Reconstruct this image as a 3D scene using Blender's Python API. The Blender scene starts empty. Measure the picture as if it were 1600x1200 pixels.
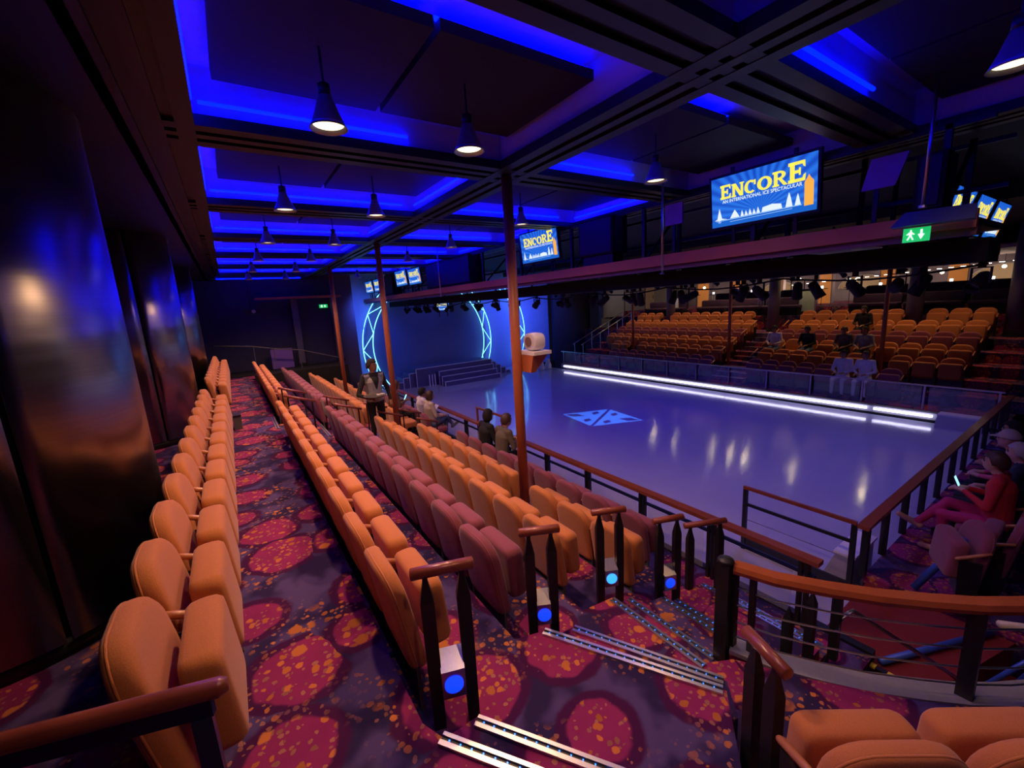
import bpy, math, random
import numpy as np
from mathutils import Vector, Matrix
random.seed(7)
S = bpy.context.scene
C = S.collection
# ------------------------------------------------------------------ camera, world, exposure
cd = bpy.data.cameras.new('camera'); cam = bpy.data.objects.new('camera', cd); C.objects.link(cam)
cd.sensor_width = 36.0; cd.lens = 657.0/1600*36; cd.clip_start = 0.05; cd.clip_end = 200
cam.matrix_world = Matrix(((0.829, 0.154, -0.538, 0), (-0.556, 0.125, -0.821, 0), (-0.059, 0.980, 0.189, 0), (0, 0, 0, 1)))
S.camera = cam
w = bpy.data.worlds.new('world'); S.world = w; w.use_nodes = True
w.node_tree.nodes['Background'].inputs[0].default_value = (0.25, 0.2, 0.6, 1)
w.node_tree.nodes['Background'].inputs[1].default_value = 0.012
S.view_settings.view_transform = 'Standard'; S.view_settings.look = 'None'
S.view_settings.exposure = 0.0; S.view_settings.gamma = 1.0; S.view_settings.use_curve_mapping = False

def lamp(name, kind, loc, power, color, target=None, size=0.1, angle=60, blend=0.6, sy=None):
    l = bpy.data.lights.new(name, kind); l.energy = power; l.color = color
    if kind == 'SPOT': l.spot_size = math.radians(angle); l.spot_blend = blend; l.shadow_soft_size = size
    elif kind == 'AREA':
        l.size = size
        if sy: l.shape = 'RECTANGLE'; l.size_y = sy
    else: l.shadow_soft_size = size
    o = bpy.data.objects.new(name, l); C.objects.link(o); o.location = loc
    if target is not None:
        o.rotation_euler = (Vector(target)-Vector(loc)).to_track_quat('-Z', 'Y').to_euler()
    return o
ICE = -3.62
# stage wash on the ice and on the stage wall (fixtures of the overhead rig)
VIO = (0.42, 0.34, 1.0)
for x, y, p, col in [(7.3, 3.2, 270, (0.24, 0.18, 1.0)), (11.8, 3.2, 270, (0.24, 0.18, 1.0)), (7.3, 8.5, 330, (0.035, 0.022, 1.0)),
                     (11.8, 8.5, 330, (0.035, 0.022, 1.0)), (7.3, 14, 190, (0.09, 0.07, 1.0)), (11.8, 14, 230, (0.12, 0.09, 1.0))]:
    lamp('ice_wash_light', 'SPOT', (x, y, 0.9), p, col, (x, y+0.2, ICE), 0.35, 110, 0.9)
for x, p in [(4.9, 420), (8.5, 110), (13.2, 620), (15.6, 300)]:
    lamp('stage_wash_light', 'SPOT', (x, 17.2, 0.6), p, (0.06, 0.13, 1.0), (x, 20.4, -1.4), 0.3, 95, 0.9)

# ------------------------------------------------------------------ node helpers / materials
def newmat(name):
    m = bpy.data.materials.new(name); m.use_nodes = True
    nt = m.node_tree; b = nt.nodes['Principled BSDF']
    return m, nt, b
def N(nt, t, **kw):
    n = nt.nodes.new(t)
    for k, v in kw.items():
        if k in ('operation', 'data_type', 'feature', 'voronoi_dimensions', 'noise_dimensions', 'blend_type', 'interpolation_type', 'distance', 'clamp_factor', 'use_clamp', 'gradient_type', 'wave_type', 'bands_direction'): setattr(n, k, v)
    return n
def L(nt, a, b): nt.links.new(a, b)
def sock(nt, v, inp):
    if isinstance(v, (int, float)): inp.default_value = v
    else: L(nt, v, inp)
def MA(nt, op, a, b=0.0, c=None):
    n = N(nt, 'ShaderNodeMath', operation=op); sock(nt, a, n.inputs[0]); sock(nt, b, n.inputs[1])
    if c is not None: sock(nt, c, n.inputs[2])
    return n.outputs[0]
def MIX(nt, f, a, b):
    n = N(nt, 'ShaderNodeMix', data_type='RGBA'); sock(nt, f, n.inputs[0])
    for v, i in ((a, 6), (b, 7)):
        if isinstance(v, tuple): n.inputs[i].default_value = (*v, 1)
        else: L(nt, v, n.inputs[i])
    return n.outputs[2]
def RAMP(nt, v, lo, hi):
    n = N(nt, 'ShaderNodeMapRange'); n.interpolation_type = 'SMOOTHSTEP'
    L(nt, v, n.inputs[0]); n.inputs[1].default_value = lo; n.inputs[2].default_value = hi
    return n.outputs[0]
MATS = {}
def mat(name, col=(0.5, 0.5, 0.5), rough=0.5, metal=0.0, emit=None, es=0.0, var=0.12, scale=30, bump=0.0, spec=None, coat=0.0, trans=0.0, ior=None, sheen=0.0):
    if name in MATS: return MATS[name]
    m, nt, b = newmat(name); MATS[name] = m
    b.inputs['Roughness'].default_value = rough; b.inputs['Metallic'].default_value = metal
    if spec is not None: b.inputs['Specular IOR Level'].default_value = spec
    if coat: b.inputs['Coat Weight'].default_value = coat; b.inputs['Coat Roughness'].default_value = 0.12
    if trans: b.inputs['Transmission Weight'].default_value = trans
    if ior: b.inputs['IOR'].default_value = ior
    if sheen: b.inputs['Sheen Weight'].default_value = sheen
    tc = N(nt, 'ShaderNodeTexCoord'); nz = N(nt, 'ShaderNodeTexNoise')
    nz.inputs['Scale'].default_value = scale; nz.inputs['Detail'].default_value = 3
    L(nt, tc.outputs['Object'], nz.inputs['Vector'])
    lo = tuple(c*(1-var) for c in col); hi = tuple(min(1, c*(1+var)) for c in col)
    L(nt, MIX(nt, nz.outputs[0], lo, hi), b.inputs['Base Color'])
    if bump:
        bp = N(nt, 'ShaderNodeBump'); bp.inputs['Strength'].default_value = bump; bp.inputs['Distance'].default_value = 0.004
        L(nt, nz.outputs[0], bp.inputs['Height']); L(nt, bp.outputs[0], b.inputs['Normal'])
    if emit:
        b.inputs['Emission Color'].default_value = (*emit, 1); b.inputs['Emission Strength'].default_value = es
    return m
M_OR = mat('orange_fabric', (0.56, 0.185, 0.05), 0.85, scale=180, var=0.18, bump=0.25, sheen=0.2)
M_MA = mat('maroon_fabric', (0.25, 0.052, 0.085), 0.85, scale=180, var=0.18, bump=0.25, sheen=0.2)
M_PU = mat('purple_fabric', (0.05, 0.015, 0.06), 0.85, scale=120, var=0.2)
M_PANEL = mat('grey_laminate', (0.10, 0.095, 0.10), 0.5, scale=12)
M_BLK = mat('black_steel', (0.012, 0.012, 0.014), 0.42, scale=40)
M_BLK2 = mat('matt_black', (0.004, 0.004, 0.005), 0.8, scale=20)
M_WOOD = mat('red_brown_wood', (0.26, 0.062, 0.035), 0.28, scale=9, var=0.3, coat=0.4)
M_WOODL = mat('light_wood', (0.50, 0.19, 0.075), 0.35, scale=14, var=0.25, coat=0.2)
M_STEEL = mat('stainless', (0.62, 0.62, 0.64), 0.3, 1.0, scale=60, var=0.1)
M_RUST = mat('orange_paint', (0.45, 0.13, 0.05), 0.45, scale=6, var=0.12)
M_NAVY = mat('navy_steel', (0.02, 0.03, 0.12), 0.35, 0.4, scale=20)
M_BLUES = mat('blue_steel', (0.05, 0.12, 0.5), 0.4, 0.3, scale=20)
M_COVE = mat('cove_paint', (0.55, 0.52, 0.62), 0.7, scale=8, var=0.05)
M_CEIL = mat('ceiling_black', (0.016, 0.013, 0.02), 0.75, scale=5, var=0.2)
M_BEAM = mat('beam_dark', (0.013, 0.013, 0.017), 0.45, scale=7, var=0.3)
M_LED = mat('blue_tube', (0.1, 0.1, 0.8), 0.4, emit=(0.0, 0.0012, 1.0), es=22)
M_LEDW = mat('white_strip', (0.9, 0.9, 1), 0.4, emit=(0.72, 0.7, 1.0), es=5)
M_BDOT = mat('blue_light', (0.1, 0.1, 0.9), 0.3, emit=(0.0, 0.02, 1.0), es=3.0)
M_BDOT2 = mat('azure_light', (0.1, 0.2, 0.9), 0.3, emit=(0.02, 0.22, 1.0), es=2.5)
M_NEON = mat('cyan_neon', (0.5, 0.9, 1), 0.3, emit=(0.16, 0.62, 1.0), es=3.2)
M_WARM = mat('warm_lamp_face', (1, 0.9, 0.7), 0.4, emit=(1.0, 0.80, 0.50), es=2.2)
M_SPARK = mat('warm_bulb', (1, 0.9, 0.7), 0.4, emit=(1.0, 0.78, 0.45), es=8)
M_WDOT = mat('white_lamp', (1, 1, 1), 0.4, emit=(1.0, 0.95, 0.9), es=5)
M_SHADE = mat('lamp_shade_metal', (0.35, 0.35, 0.4), 0.35, 0.6, scale=20)
M_GREEN = mat('exit_green', (0.02, 0.4, 0.12), 0.4, emit=(0.01, 0.42, 0.10), es=1.2)
M_EXW = mat('exit_white', (0.9, 1, 0.9), 0.4, emit=(0.75, 1, 0.8), es=1.5)
M_AMB = mat('amber_panel', (0.6, 0.25, 0.06), 0.5, emit=(1.0, 0.32, 0.07), es=0.22)
M_LAV = mat('lounge_wall', (0.36, 0.31, 0.40), 0.7, scale=2, var=0.2)
M_GREYW = mat('grey_panel_wall', (0.22, 0.21, 0.25), 0.7, scale=3)
M_BEIGE = mat('beige_panel', (0.5, 0.38, 0.30), 0.7, scale=3)
M_PALEG = mat('pale_green_board', (0.45, 0.55, 0.45), 0.6, scale=5)
M_DWALL = mat('dark_blue_wall', (0.03, 0.03, 0.075), 0.75, scale=3, var=0.25)
M_STW = mat('stage_wall_paint', (0.30, 0.34, 0.62), 0.8, scale=3, var=0.06)
M_STD = mat('stage_screen', (0.12, 0.13, 0.26), 0.6, scale=2, var=0.1)
M_STP = mat('stage_platform_paint', (0.10, 0.09, 0.24), 0.5, scale=5)
M_STE = mat('platform_edge_trim', (0.75, 0.70, 0.95), 0.4, scale=5)
M_WHITE = mat('white_plastic', (0.75, 0.72, 0.75), 0.45, scale=8, var=0.05)
M_LAVP = mat('lilac_board', (0.30, 0.22, 0.55), 0.6, scale=8, var=0.05)
M_RED = mat('red_carpet', (0.20, 0.014, 0.016), 0.9, scale=120, var=0.25, bump=0.3)
M_YEL = mat('hazard_yellow', (0.75, 0.6, 0.05), 0.5)
M_BOARD = mat('rink_board', (0.42, 0.40, 0.46), 0.4, scale=4, var=0.08)

def glass_mat():
    m, nt, b = newmat('rail_glass'); b.inputs['Base Color'].default_value = (0.5, 0.52, 0.6, 1)
    b.inputs['Roughness'].default_value = 0.05; b.inputs['Alpha'].default_value = 0.16
    return m
M_GLASS = glass_mat()
def ice_mat():
    m, nt, b = newmat('ice')
    g = N(nt, 'ShaderNodeNewGeometry')
    n1 = N(nt, 'ShaderNodeTexNoise'); n1.inputs['Scale'].default_value = 0.55; n1.inputs['Detail'].default_value = 5
    n2 = N(nt, 'ShaderNodeTexNoise'); n2.inputs['Scale'].default_value = 14; n2.inputs['Detail'].default_value = 4; n2.inputs['Distortion'].default_value = 1.5
    L(nt, g.outputs['Position'], n1.inputs['Vector'])
    mp = N(nt, 'ShaderNodeMapping'); mp.inputs['Scale'].default_value = (1.0, 0.35, 1.0); mp.inputs['Rotation'].default_value = (0, 0, 0.6)
    L(nt, g.outputs['Position'], mp.inputs[0]); L(nt, mp.outputs[0], n2.inputs['Vector'])
    L(nt, MIX(nt, n1.outputs[0], (0.34, 0.34, 0.46), (0.52, 0.50, 0.60)), b.inputs['Base Color'])
    r = MA(nt, 'MULTIPLY_ADD', RAMP(nt, n2.outputs[0], 0.35, 0.75), 0.10, 0.07)
    L(nt, r, b.inputs['Roughness']); b.inputs['IOR'].default_value = 1.5
    b.inputs['Specular IOR Level'].default_value = 0.7
    bp = N(nt, 'ShaderNodeBump'); bp.inputs['Strength'].default_value = 0.12; bp.inputs['Distance'].default_value = 0.01
    L(nt, n2.outputs[0], bp.inputs['Height']); L(nt, bp.outputs[0], b.inputs['Normal'])
    return m
M_ICE = ice_mat()
def carpet_mat():
    m, nt, b = newmat('patterned_carpet')
    g = N(nt, 'ShaderNodeNewGeometry'); sp = N(nt, 'ShaderNodeSeparateXYZ'); L(nt, g.outputs['Position'], sp.inputs[0])
    cb = N(nt, 'ShaderNodeCombineXYZ'); L(nt, MA(nt, 'SUBTRACT', sp.outputs[0], sp.outputs[2]), cb.inputs[0]); L(nt, sp.outputs[1], cb.inputs[1])
    wn = N(nt, 'ShaderNodeTexNoise'); wn.inputs['Scale'].default_value = 5; L(nt, cb.outputs[0], wn.inputs['Vector'])
    wv = N(nt, 'ShaderNodeVectorMath', operation='MULTIPLY_ADD'); L(nt, wn.outputs[1], wv.inputs[0]); wv.inputs[1].default_value = (0.10, 0.10, 0); L(nt, cb.outputs[0], wv.inputs[2])
    V = wv.outputs[0]
    def vor(scale, rnd=1.0, feat='F1', vec=V):
        v = N(nt, 'ShaderNodeTexVoronoi', voronoi_dimensions='2D', feature=feat); v.inputs['Scale'].default_value = scale; v.inputs['Randomness'].default_value = rnd
        L(nt, vec, v.inputs['Vector']); return v
    def rnd(v):
        s = N(nt, 'ShaderNodeSeparateColor'); L(nt, v.outputs['Color'], s.inputs[0]); return s.outputs
    big = vor(1.75, 0.55); rb = rnd(big)
    rad = MA(nt, 'MULTIPLY_ADD', rb[0], 0.18, 0.25)          # blob radius, random per cell
    d = MA(nt, 'SUBTRACT', big.outputs['Distance'], rad)
    blob = MA(nt, 'SUBTRACT', 1.0, RAMP(nt, d, -0.02, 0.02))
    ring = MA(nt, 'SUBTRACT', 1.0, RAMP(nt, d, 0.08, 0.13))
    bn = N(nt, 'ShaderNodeTexNoise'); bn.inputs['Scale'].default_value = 3.2; L(nt, cb.outputs[0], bn.inputs['Vector'])
    base = MIX(nt, RAMP(nt, bn.outputs[0], 0.42, 0.56), (0.030, 0.018, 0.075), (0.085, 0.055, 0.17))
    base = MIX(nt, ring, base, (0.06, 0.008, 0.06))
    base = MIX(nt, blob, base, MIX(nt, wn.outputs[0], (0.20, 0.016, 0.095), (0.33, 0.032, 0.14)))
    def dots(scale, lo, hi, keep, col, fac=None):
        nonlocal base
        v = vor(scale, 1.0, vec=wv2); r = rnd(v)
        rr = MA(nt, 'MULTIPLY_ADD', r[0], hi-lo, lo)
        msk = MA(nt, 'SUBTRACT', 1.0, RAMP(nt, MA(nt, 'SUBTRACT', v.outputs['Distance'], rr), -0.05, 0.03))
        k = MA(nt, 'LESS_THAN', r[1], keep)
        msk = MA(nt, 'MULTIPLY', msk, k)
        if fac is not None: msk = MA(nt, 'MULTIPLY', msk, fac)
        base = MIX(nt, msk, base, MIX(nt, r[2], col, tuple(c*0.6 for c in col)))
    w2 = N(nt, 'ShaderNodeVectorMath', operation='MULTIPLY_ADD')
    wn2 = N(nt, 'ShaderNodeTexNoise'); wn2.inputs['Scale'].default_value = 22; L(nt, cb.outputs[0], wn2.inputs['Vector'])
    L(nt, wn2.outputs[1], w2.inputs[0]); w2.inputs[1].default_value = (0.035, 0.035, 0); L(nt, cb.outputs[0], w2.inputs[2]); wv2 = w2.outputs[0]
    pn = N(nt, 'ShaderNodeTexNoise'); pn.inputs['Scale'].default_value = 2.1; L(nt, cb.outputs[0], pn.inputs['Vector'])
    OR = (0.62, 0.20, 0.055)
    dots(26, 0.10, 0.40, 0.45, (0.42, 0.17, 0.12), MA(nt, 'MAXIMUM', MA(nt, 'MULTIPLY', RAMP(nt, pn.outputs[0], 0.42, 0.6), 0.8), blob))
    dots(15, 0.10, 0.36, 0.55, OR, MA(nt, 'MAXIMUM', RAMP(nt, pn.outputs[0], 0.45, 0.6), blob))
    dots(6.5, 0.10, 0.36, 0.30, OR, MA(nt, 'MAXIMUM', RAMP(nt, pn.outputs[0], 0.5, 0.65), blob))
    L(nt, base, b.inputs['Base Color']); b.inputs['Roughness'].default_value = 0.95; b.inputs['Specular IOR Level'].default_value = 0.15
    bp = N(nt, 'ShaderNodeBump'); bp.inputs['Strength'].default_value = 0.3; bp.inputs['Distance'].default_value = 0.003
    fn = N(nt, 'ShaderNodeTexNoise'); fn.inputs['Scale'].default_value = 260; L(nt, g.outputs['Position'], fn.inputs['Vector'])
    L(nt, fn.outputs[0], bp.inputs['Height']); L(nt, bp.outputs[0], b.inputs['Normal'])
    return m
M_CARP = carpet_mat()
def brushed_mat():
    m, nt, b = newmat('brushed_column_steel'); b.inputs['Metallic'].default_value = 1.0
    tc = N(nt, 'ShaderNodeTexCoord'); mp = N(nt, 'ShaderNodeMapping'); mp.inputs['Scale'].default_value = (1.2, 1.2, 60)
    L(nt, tc.outputs['Object'], mp.inputs[0]); n = N(nt, 'ShaderNodeTexNoise'); n.inputs['Scale'].default_value = 2; n.inputs['Detail'].default_value = 4
    L(nt, mp.outputs[0], n.inputs['Vector'])
    n2 = N(nt, 'ShaderNodeTexNoise'); n2.inputs['Scale'].default_value = 1.6; L(nt, tc.outputs['Object'], n2.inputs['Vector'])
    L(nt, MIX(nt, n.outputs[0], (0.30, 0.29, 0.29), (0.42, 0.40, 0.40)), b.inputs['Base Color'])
    L(nt, MA(nt, 'MULTIPLY_ADD', n2.outputs[0], 0.14, 0.24), b.inputs['Roughness'])
    bp = N(nt, 'ShaderNodeBump'); bp.inputs['Strength'].default_value = 0.5; bp.inputs['Distance'].default_value = 0.03
    n3 = N(nt, 'ShaderNodeTexNoise'); n3.inputs['Scale'].default_value = 1.0
    m3 = N(nt, 'ShaderNodeMapping'); m3.inputs['Scale'].default_value = (0.8, 0.8, 3.2); L(nt, tc.outputs['Object'], m3.inputs[0]); L(nt, m3.outputs[0], n3.inputs['Vector'])
    L(nt, n3.outputs[0], bp.inputs['Height']); L(nt, bp.outputs[0], b.inputs['Normal'])
    return m
M_COL = brushed_mat()
def screen_mat():
    m, nt, b = newmat('tv_picture'); tc = N(nt, 'ShaderNodeTexCoord'); sp = N(nt, 'ShaderNodeSeparateXYZ'); L(nt, tc.outputs['Object'], sp.inputs[0])
    # rays fanning out from the skyline, darker towards the corners
    ang = MA(nt, 'ARCTAN2', MA(nt, 'ADD', sp.outputs[2], 0.18), sp.outputs[1])
    ray = MA(nt, 'MULTIPLY_ADD', MA(nt, 'SINE', MA(nt, 'MULTIPLY', ang, 34.0)), 0.5, 0.5)
    d = MA(nt, 'MULTIPLY_ADD', sp.outputs[2], 1.2, 0.5)
    c = MIX(nt, d, (0.012, 0.10, 0.52), (0.004, 0.045, 0.42)); c = MIX(nt, MA(nt, 'MULTIPLY', ray, 0.45), c, (0.03, 0.24, 0.85))
    b.inputs['Base Color'].default_value = (0.01, 0.01, 0.02, 1); L(nt, c, b.inputs['Emission Color']); b.inputs['Emission Strength'].default_value = 1.25
    return m
M_SCR = screen_mat()
M_TVY = mat('tv_yellow', (0.2, 0.2, 0), 0.5, emit=(1.0, 0.86, 0.10), es=1.0)
M_TVW = mat('tv_white', (0.2, 0.2, 0.2), 0.5, emit=(0.8, 0.92, 1.0), es=1.0)
M_TVB = mat('tv_paleblue', (0.2, 0.2, 0.2), 0.5, emit=(0.35, 0.62, 1.0), es=0.9)
M_TVO = mat('tv_orange', (0.2, 0.1, 0), 0.5, emit=(1.0, 0.45, 0.06), es=1.0)
M_TVD = mat('tv_deepblue', (0.0, 0.0, 0.2), 0.5, emit=(0.01, 0.13, 0.55), es=1.0)

# ------------------------------------------------------------------ mesh helpers
class MB:
    def __init__(s): s.v = []; s.f = []; s.sm = False
    def add(s, vs, fs):
        o = len(s.v); s.v += [tuple(v) for v in vs]; s.f += [tuple(i+o for i in f) for f in fs]; return s
    def box(s, x0, x1, y0, y1, z0, z1):
        return s.add([(x0, y0, z0), (x1, y0, z0), (x1, y1, z0), (x0, y1, z0), (x0, y0, z1), (x1, y0, z1), (x1, y1, z1), (x0, y1, z1)],
                     [(3, 2, 1, 0), (4, 5, 6, 7), (0, 1, 5, 4), (1, 2, 6, 5), (2, 3, 7, 6), (3, 0, 4, 7)])
    def cbox(s, c, d): return s.box(c[0]-d[0]/2, c[0]+d[0]/2, c[1]-d[1]/2, c[1]+d[1]/2, c[2]-d[2]/2, c[2]+d[2]/2)
    def hexa(s, b, t):   # 4 bottom, 4 top points
        return s.add(list(b)+list(t), [(3, 2, 1, 0), (4, 5, 6, 7), (0, 1, 5, 4), (1, 2, 6, 5), (2, 3, 7, 6), (3, 0, 4, 7)])
    def prism(s, poly, z0, z1):
        n = len(poly); b = [(p[0], p[1], z0) for p in poly]; t = [(p[0], p[1], z1) for p in poly]
        return s.add(b+t, [tuple(reversed(range(n))), tuple(range(n, 2*n))]+[(i, (i+1) % n, n+(i+1) % n, n+i) for i in range(n)])
    def sweep(s, path, rad, n=8, closed=False, sx=1.0):
        P = [Vector(p) for p in path]; m = len(P); rings = []; up = Vector((0, 0, 1))
        for i, p in enumerate(P):
            if closed: t = P[(i+1) % m]-P[i-1]
            else: t = P[min(i+1, m-1)]-P[max(i-1, 0)]
            t.normalize(); u = up if abs(t.z) < 0.95 else Vector((1, 0, 0))
            a = t.cross(u).normalized(); b = a.cross(t).normalized()
            r = rad[i] if isinstance(rad, (list, tuple)) else rad
            rings.append([p+a*math.cos(k*2*math.pi/n)*r*sx+b*math.sin(k*2*math.pi/n)*r for k in range(n)])
        vs = [v for r in rings for v in r]; fs = []
        for i in range(m if closed else m-1):
            j = (i+1) % m
            fs += [(i*n+k, i*n+(k+1) % n, j*n+(k+1) % n, j*n+k) for k in range(n)]
        if not closed: fs += [tuple(reversed(range(n))), tuple(range((m-1)*n, m*n))]
        return s.add(vs, fs)
    def tube(s, a, b, r, n=8): return s.sweep([a, b], r, n)
    def bar(s, a, b, wd, ht):   # rectangular bar, wd sideways, ht vertical-ish
        a = Vector(a); b = Vector(b); t = (b-a).normalized(); u = Vector((0, 0, 1)) if abs(t.z) < 0.95 else Vector((1, 0, 0))
        p = t.cross(u).normalized()*wd/2; q = p.cross(t).normalized()*ht/2
        return s.hexa([a-p-q, a+p-q, b+p-q, b-p-q], [a-p+q, a+p+q, b+p+q, b-p+q])
    def lathe(s, prof, n=16, c=(0, 0, 0)):
        vs = []; fs = []
        for r, z in prof: vs += [(c[0]+r*math.cos(k*2*math.pi/n), c[1]+r*math.sin(k*2*math.pi/n), c[2]+z) for k in range(n)]
        for i in range(len(prof)-1): fs += [(i*n+k, i*n+(k+1) % n, (i+1)*n+(k+1) % n, (i+1)*n+k) for k in range(n)]
        if prof[0][0] > 1e-4: fs.append(tuple(reversed(range(n))))
        if prof[-1][0] > 1e-4: fs.append(tuple(range((len(prof)-1)*n, len(prof)*n)))
        return s.add(vs, fs)
    def ell(s, c, r, nu=12, nv=8, M=None):
        vs = []; fs = []
        for j in range(nv+1):
            ph = math.pi*j/nv
            for k in range(nu):
                th = 2*math.pi*k/nu; v = Vector((r[0]*math.sin(ph)*math.cos(th), r[1]*math.sin(ph)*math.sin(th), r[2]*math.cos(ph)))
                if M is not None: v = M @ v
                vs.append((c[0]+v[0], c[1]+v[1], c[2]+v[2]))
        for j in range(nv): fs += [(j*nu+k, (j+1)*nu+k, (j+1)*nu+(k+1) % nu, j*nu+(k+1) % nu) for k in range(nu)]
        return s.add(vs, fs)
    def mesh(s, name, m, smooth=False):
        me = bpy.data.meshes.new(name); me.from_pydata(s.v, [], s.f); me.update()
        if m: me.materials.append(m)
        if smooth: me.polygons.foreach_set('use_smooth', [True]*len(me.polygons))
        return me
    def build(s, name, m, parent=None, smooth=False): return link(name, s.mesh(name, m, smooth), parent)
def link(name, data, parent=None, loc=None, rz=0.0):
    o = bpy.data.objects.new(name, data); C.objects.link(o)
    if parent is not None: o.parent = parent
    if loc is not None: o.location = loc
    if rz: o.rotation_euler = (0, 0, rz)
    return o
def tag(o, label=None, cat=None, group=None, kind=None):
    if label: o['label'] = label
    if cat: o['category'] = cat
    if group: o['group'] = group
    if kind: o['kind'] = kind
    return o
def thing(name, label, cat, loc=(0, 0, 0), rz=0.0, group=None):
    return tag(link(name, None, None, loc, rz), label, cat, group)
def struct(name, mb, m, label=None, parent=None, smooth=False):
    o = mb.build(name, m, parent, smooth)
    if parent is None: o['kind'] = 'structure'
    if label: o['label'] = label
    return o
def copytree(o, parent=None):
    c = o.copy(); C.objects.link(c); c.parent = parent
    for ch in list(o.children): copytree(ch, c)
    return c
def rrect(w_, h, r, seg=4, z0=0.0, rb=None):   # rounded rectangle outline in (y, z)
    rb = r if rb is None else rb; P = []
    for cx_, cz, rr, a0 in ((w_/2, z0, rb, -90), (w_/2, z0+h, r, 0), (-w_/2, z0+h, r, 90), (-w_/2, z0, rb, 180)):
        sx = 1 if cx_ > 0 else -1; sz = 1 if cz > z0 else -1
        for k in range(seg+1):
            a = math.radians(a0+90*k/seg); P.append((cx_-sx*rr+rr*math.cos(a), cz-sz*rr+rr*math.sin(a)))
    return P
def cushion(outline, t, x0=0.0, lean=0.0, zc=None, curve=0.0):
    """padded slab: outline in (y,z), thickness t along x; lean shifts x with height"""
    mb = MB(); n = len(outline); cy = sum(p[0] for p in outline)/n; cz = sum(p[1] for p in outline)/n
    rings = [(0.80, -0.5), (0.93, -0.46), (0.985, -0.32), (1, -0.1), (1, 0.12), (0.985, 0.32), (0.93, 0.46), (0.80, 0.5)]
    vs = []; fs = []
    ext = max(max(abs(p[0]-cy) for p in outline), 1e-6); ez = max(abs(p[1]-cz) for p in outline)
    for sc, xo in rings:
        # an inset of equal width all round
        ins = (1-sc)*min(ext, ez)
        for y, z in outline:
            yy = cy+(y-cy)*(ext-ins)/ext; zz = cz+(z-cz)*(ez-ins)/ez
            vs.append((x0+xo*t+lean*(zz-cz)+curve*(yy-cy)**2, yy, zz))
    m = len(rings)
    for i in range(m-1): fs += [(i*n+k, (i+1)*n+k, (i+1)*n+(k+1) % n, i*n+(k+1) % n) for k in range(n)]
    fs += [tuple(range(n)), tuple(reversed(range((m-1)*n, m*n)))]
    return mb.add(vs, fs)

# ------------------------------------------------------------------ levels of the near bank
ZA = -1.87                                        # upper aisle
RX = [0.475, 1.237, 1.999, 2.761, 3.523]          # top of the backrests, rows one to five
RZ = [-2.18, -2.467, -2.754, -3.04, -3.327]       # their floors
RISER = [0.46, 1.25, 2.02, 2.78, 3.54]
MX = 18.91                                        # the far bank mirrors the near one: x -> MX - x
YE = 16.4
def slab(poly, zt, zb=-4.3, m=None, name='floor', label=None):
    return struct(name, MB().prism(poly, zb, zt), m or M_CARP, label)
# upper aisle with its fan-shaped corner
slab([(-2.8, -2.5), (2.2, -2.5), (1.62, -0.2), (0.74, 1.16), (0.51, 1.50), (0.46, 1.62), (0.46, YE), (-2.8, YE)], ZA, label='patterned carpet of the upper aisle')
slab([(0.40, 1.62), (0.74, 1.62), (1.10, 1.03), (1.9, -0.25), (1.62, -0.2), (0.74, 1.16)], -2.025, label='carpeted half step below the upper aisle')
slab([(0.3, YE), (0.3, 0.2), (1.9, -1.0), (2.9, -0.48), (1.42, 0.60), (1.98, 1.04), (1.45, 2.0), (1.25, 2.06), (1.25, YE)], RZ[0], label='patterned carpet of the first seat tier')
slab([(1.2, 2.05), (1.73, 2.03), (2.17, 1.14), (2.0, 0.98), (1.8, 1.05)], -2.32, label='carpeted half step to the second tier')
slab([(1.1, YE), (1.1, 1.0), (1.1, 0.4), (2.75, -0.9), (3.6, -0.7), (3.42, 0.12), (3.06, 0.48), (2.74, 0.9), (2.5, 1.28), (2.31, 1.38), (2.31, 2.2), (2.02, 2.24), (2.02, YE)], RZ[1], label='patterned carpet of the second seat tier')
slab([(2.0, 2.24), (2.56, 2.24), (2.56, 1.42), (2.44, 1.30), (2.0, 1.5)], -2.61, label='carpeted half step to the third tier')
slab([(1.9, YE), (1.9, 1.45), (2.6, 1.30), (2.95, 1.28), (2.95, 2.18), (2.78, 2.22), (2.78, YE)], RZ[2], label='patterned carpet of the third seat tier')
slab([(2.7, 2.2), (3.18, 2.2), (3.18, 1.25), (2.7, 1.25)], -2.90, label='carpeted half step to the fourth tier')
slab([(2.6, YE), (2.6, 1.2), (3.75, 1.2), (3.75, 2.3), (3.54, 2.3), (3.54, YE)], RZ[3], label='patterned carpet of the fourth seat tier')
slab([(3.5, 2.3), (3.98, 2.3), (3.98, 1.2), (3.5, 1.2)], -3.18, label='carpeted half step to the lowest tier')
slab([(3.4, 17.6), (3.4, 1.0), (4.40, 1.0), (4.40, 17.6)], RZ[4], label='patterned carpet of the lowest tier at the rail')
# end bank lower floor (where the spectators sit) and the stairwell
slab([(5.65, -3.5), (16.5, -3.5), (16.5, 1.46), (5.65, 1.46)], RZ[4], label='carpet in front of the end rail')
slab([(6.3, -3.6), (16.5, -3.6), (16.5, -0.35), (6.3, -0.35)], RZ[3], label='carpeted tier behind the end rail')
slab([(3.0, -3.6), (5.7, -3.6), (5.7, 1.4), (3.0, 1.4)], -3.75, zb=-4.4, m=M_RED, label='red carpet of the entrance passage')
slab([(4.35, 0.62), (5.68, 0.30), (5.68, 1.42), (4.35, 1.42)], -3.40, zb=-4.4, m=M_RED, label='red carpeted landing of the entrance stairs')
# ice
struct('floor', MB().box(4.42, 14.45, 1.50, 20.2, -4.3, ICE), M_ICE, 'smooth ice surface of the rink')
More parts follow.
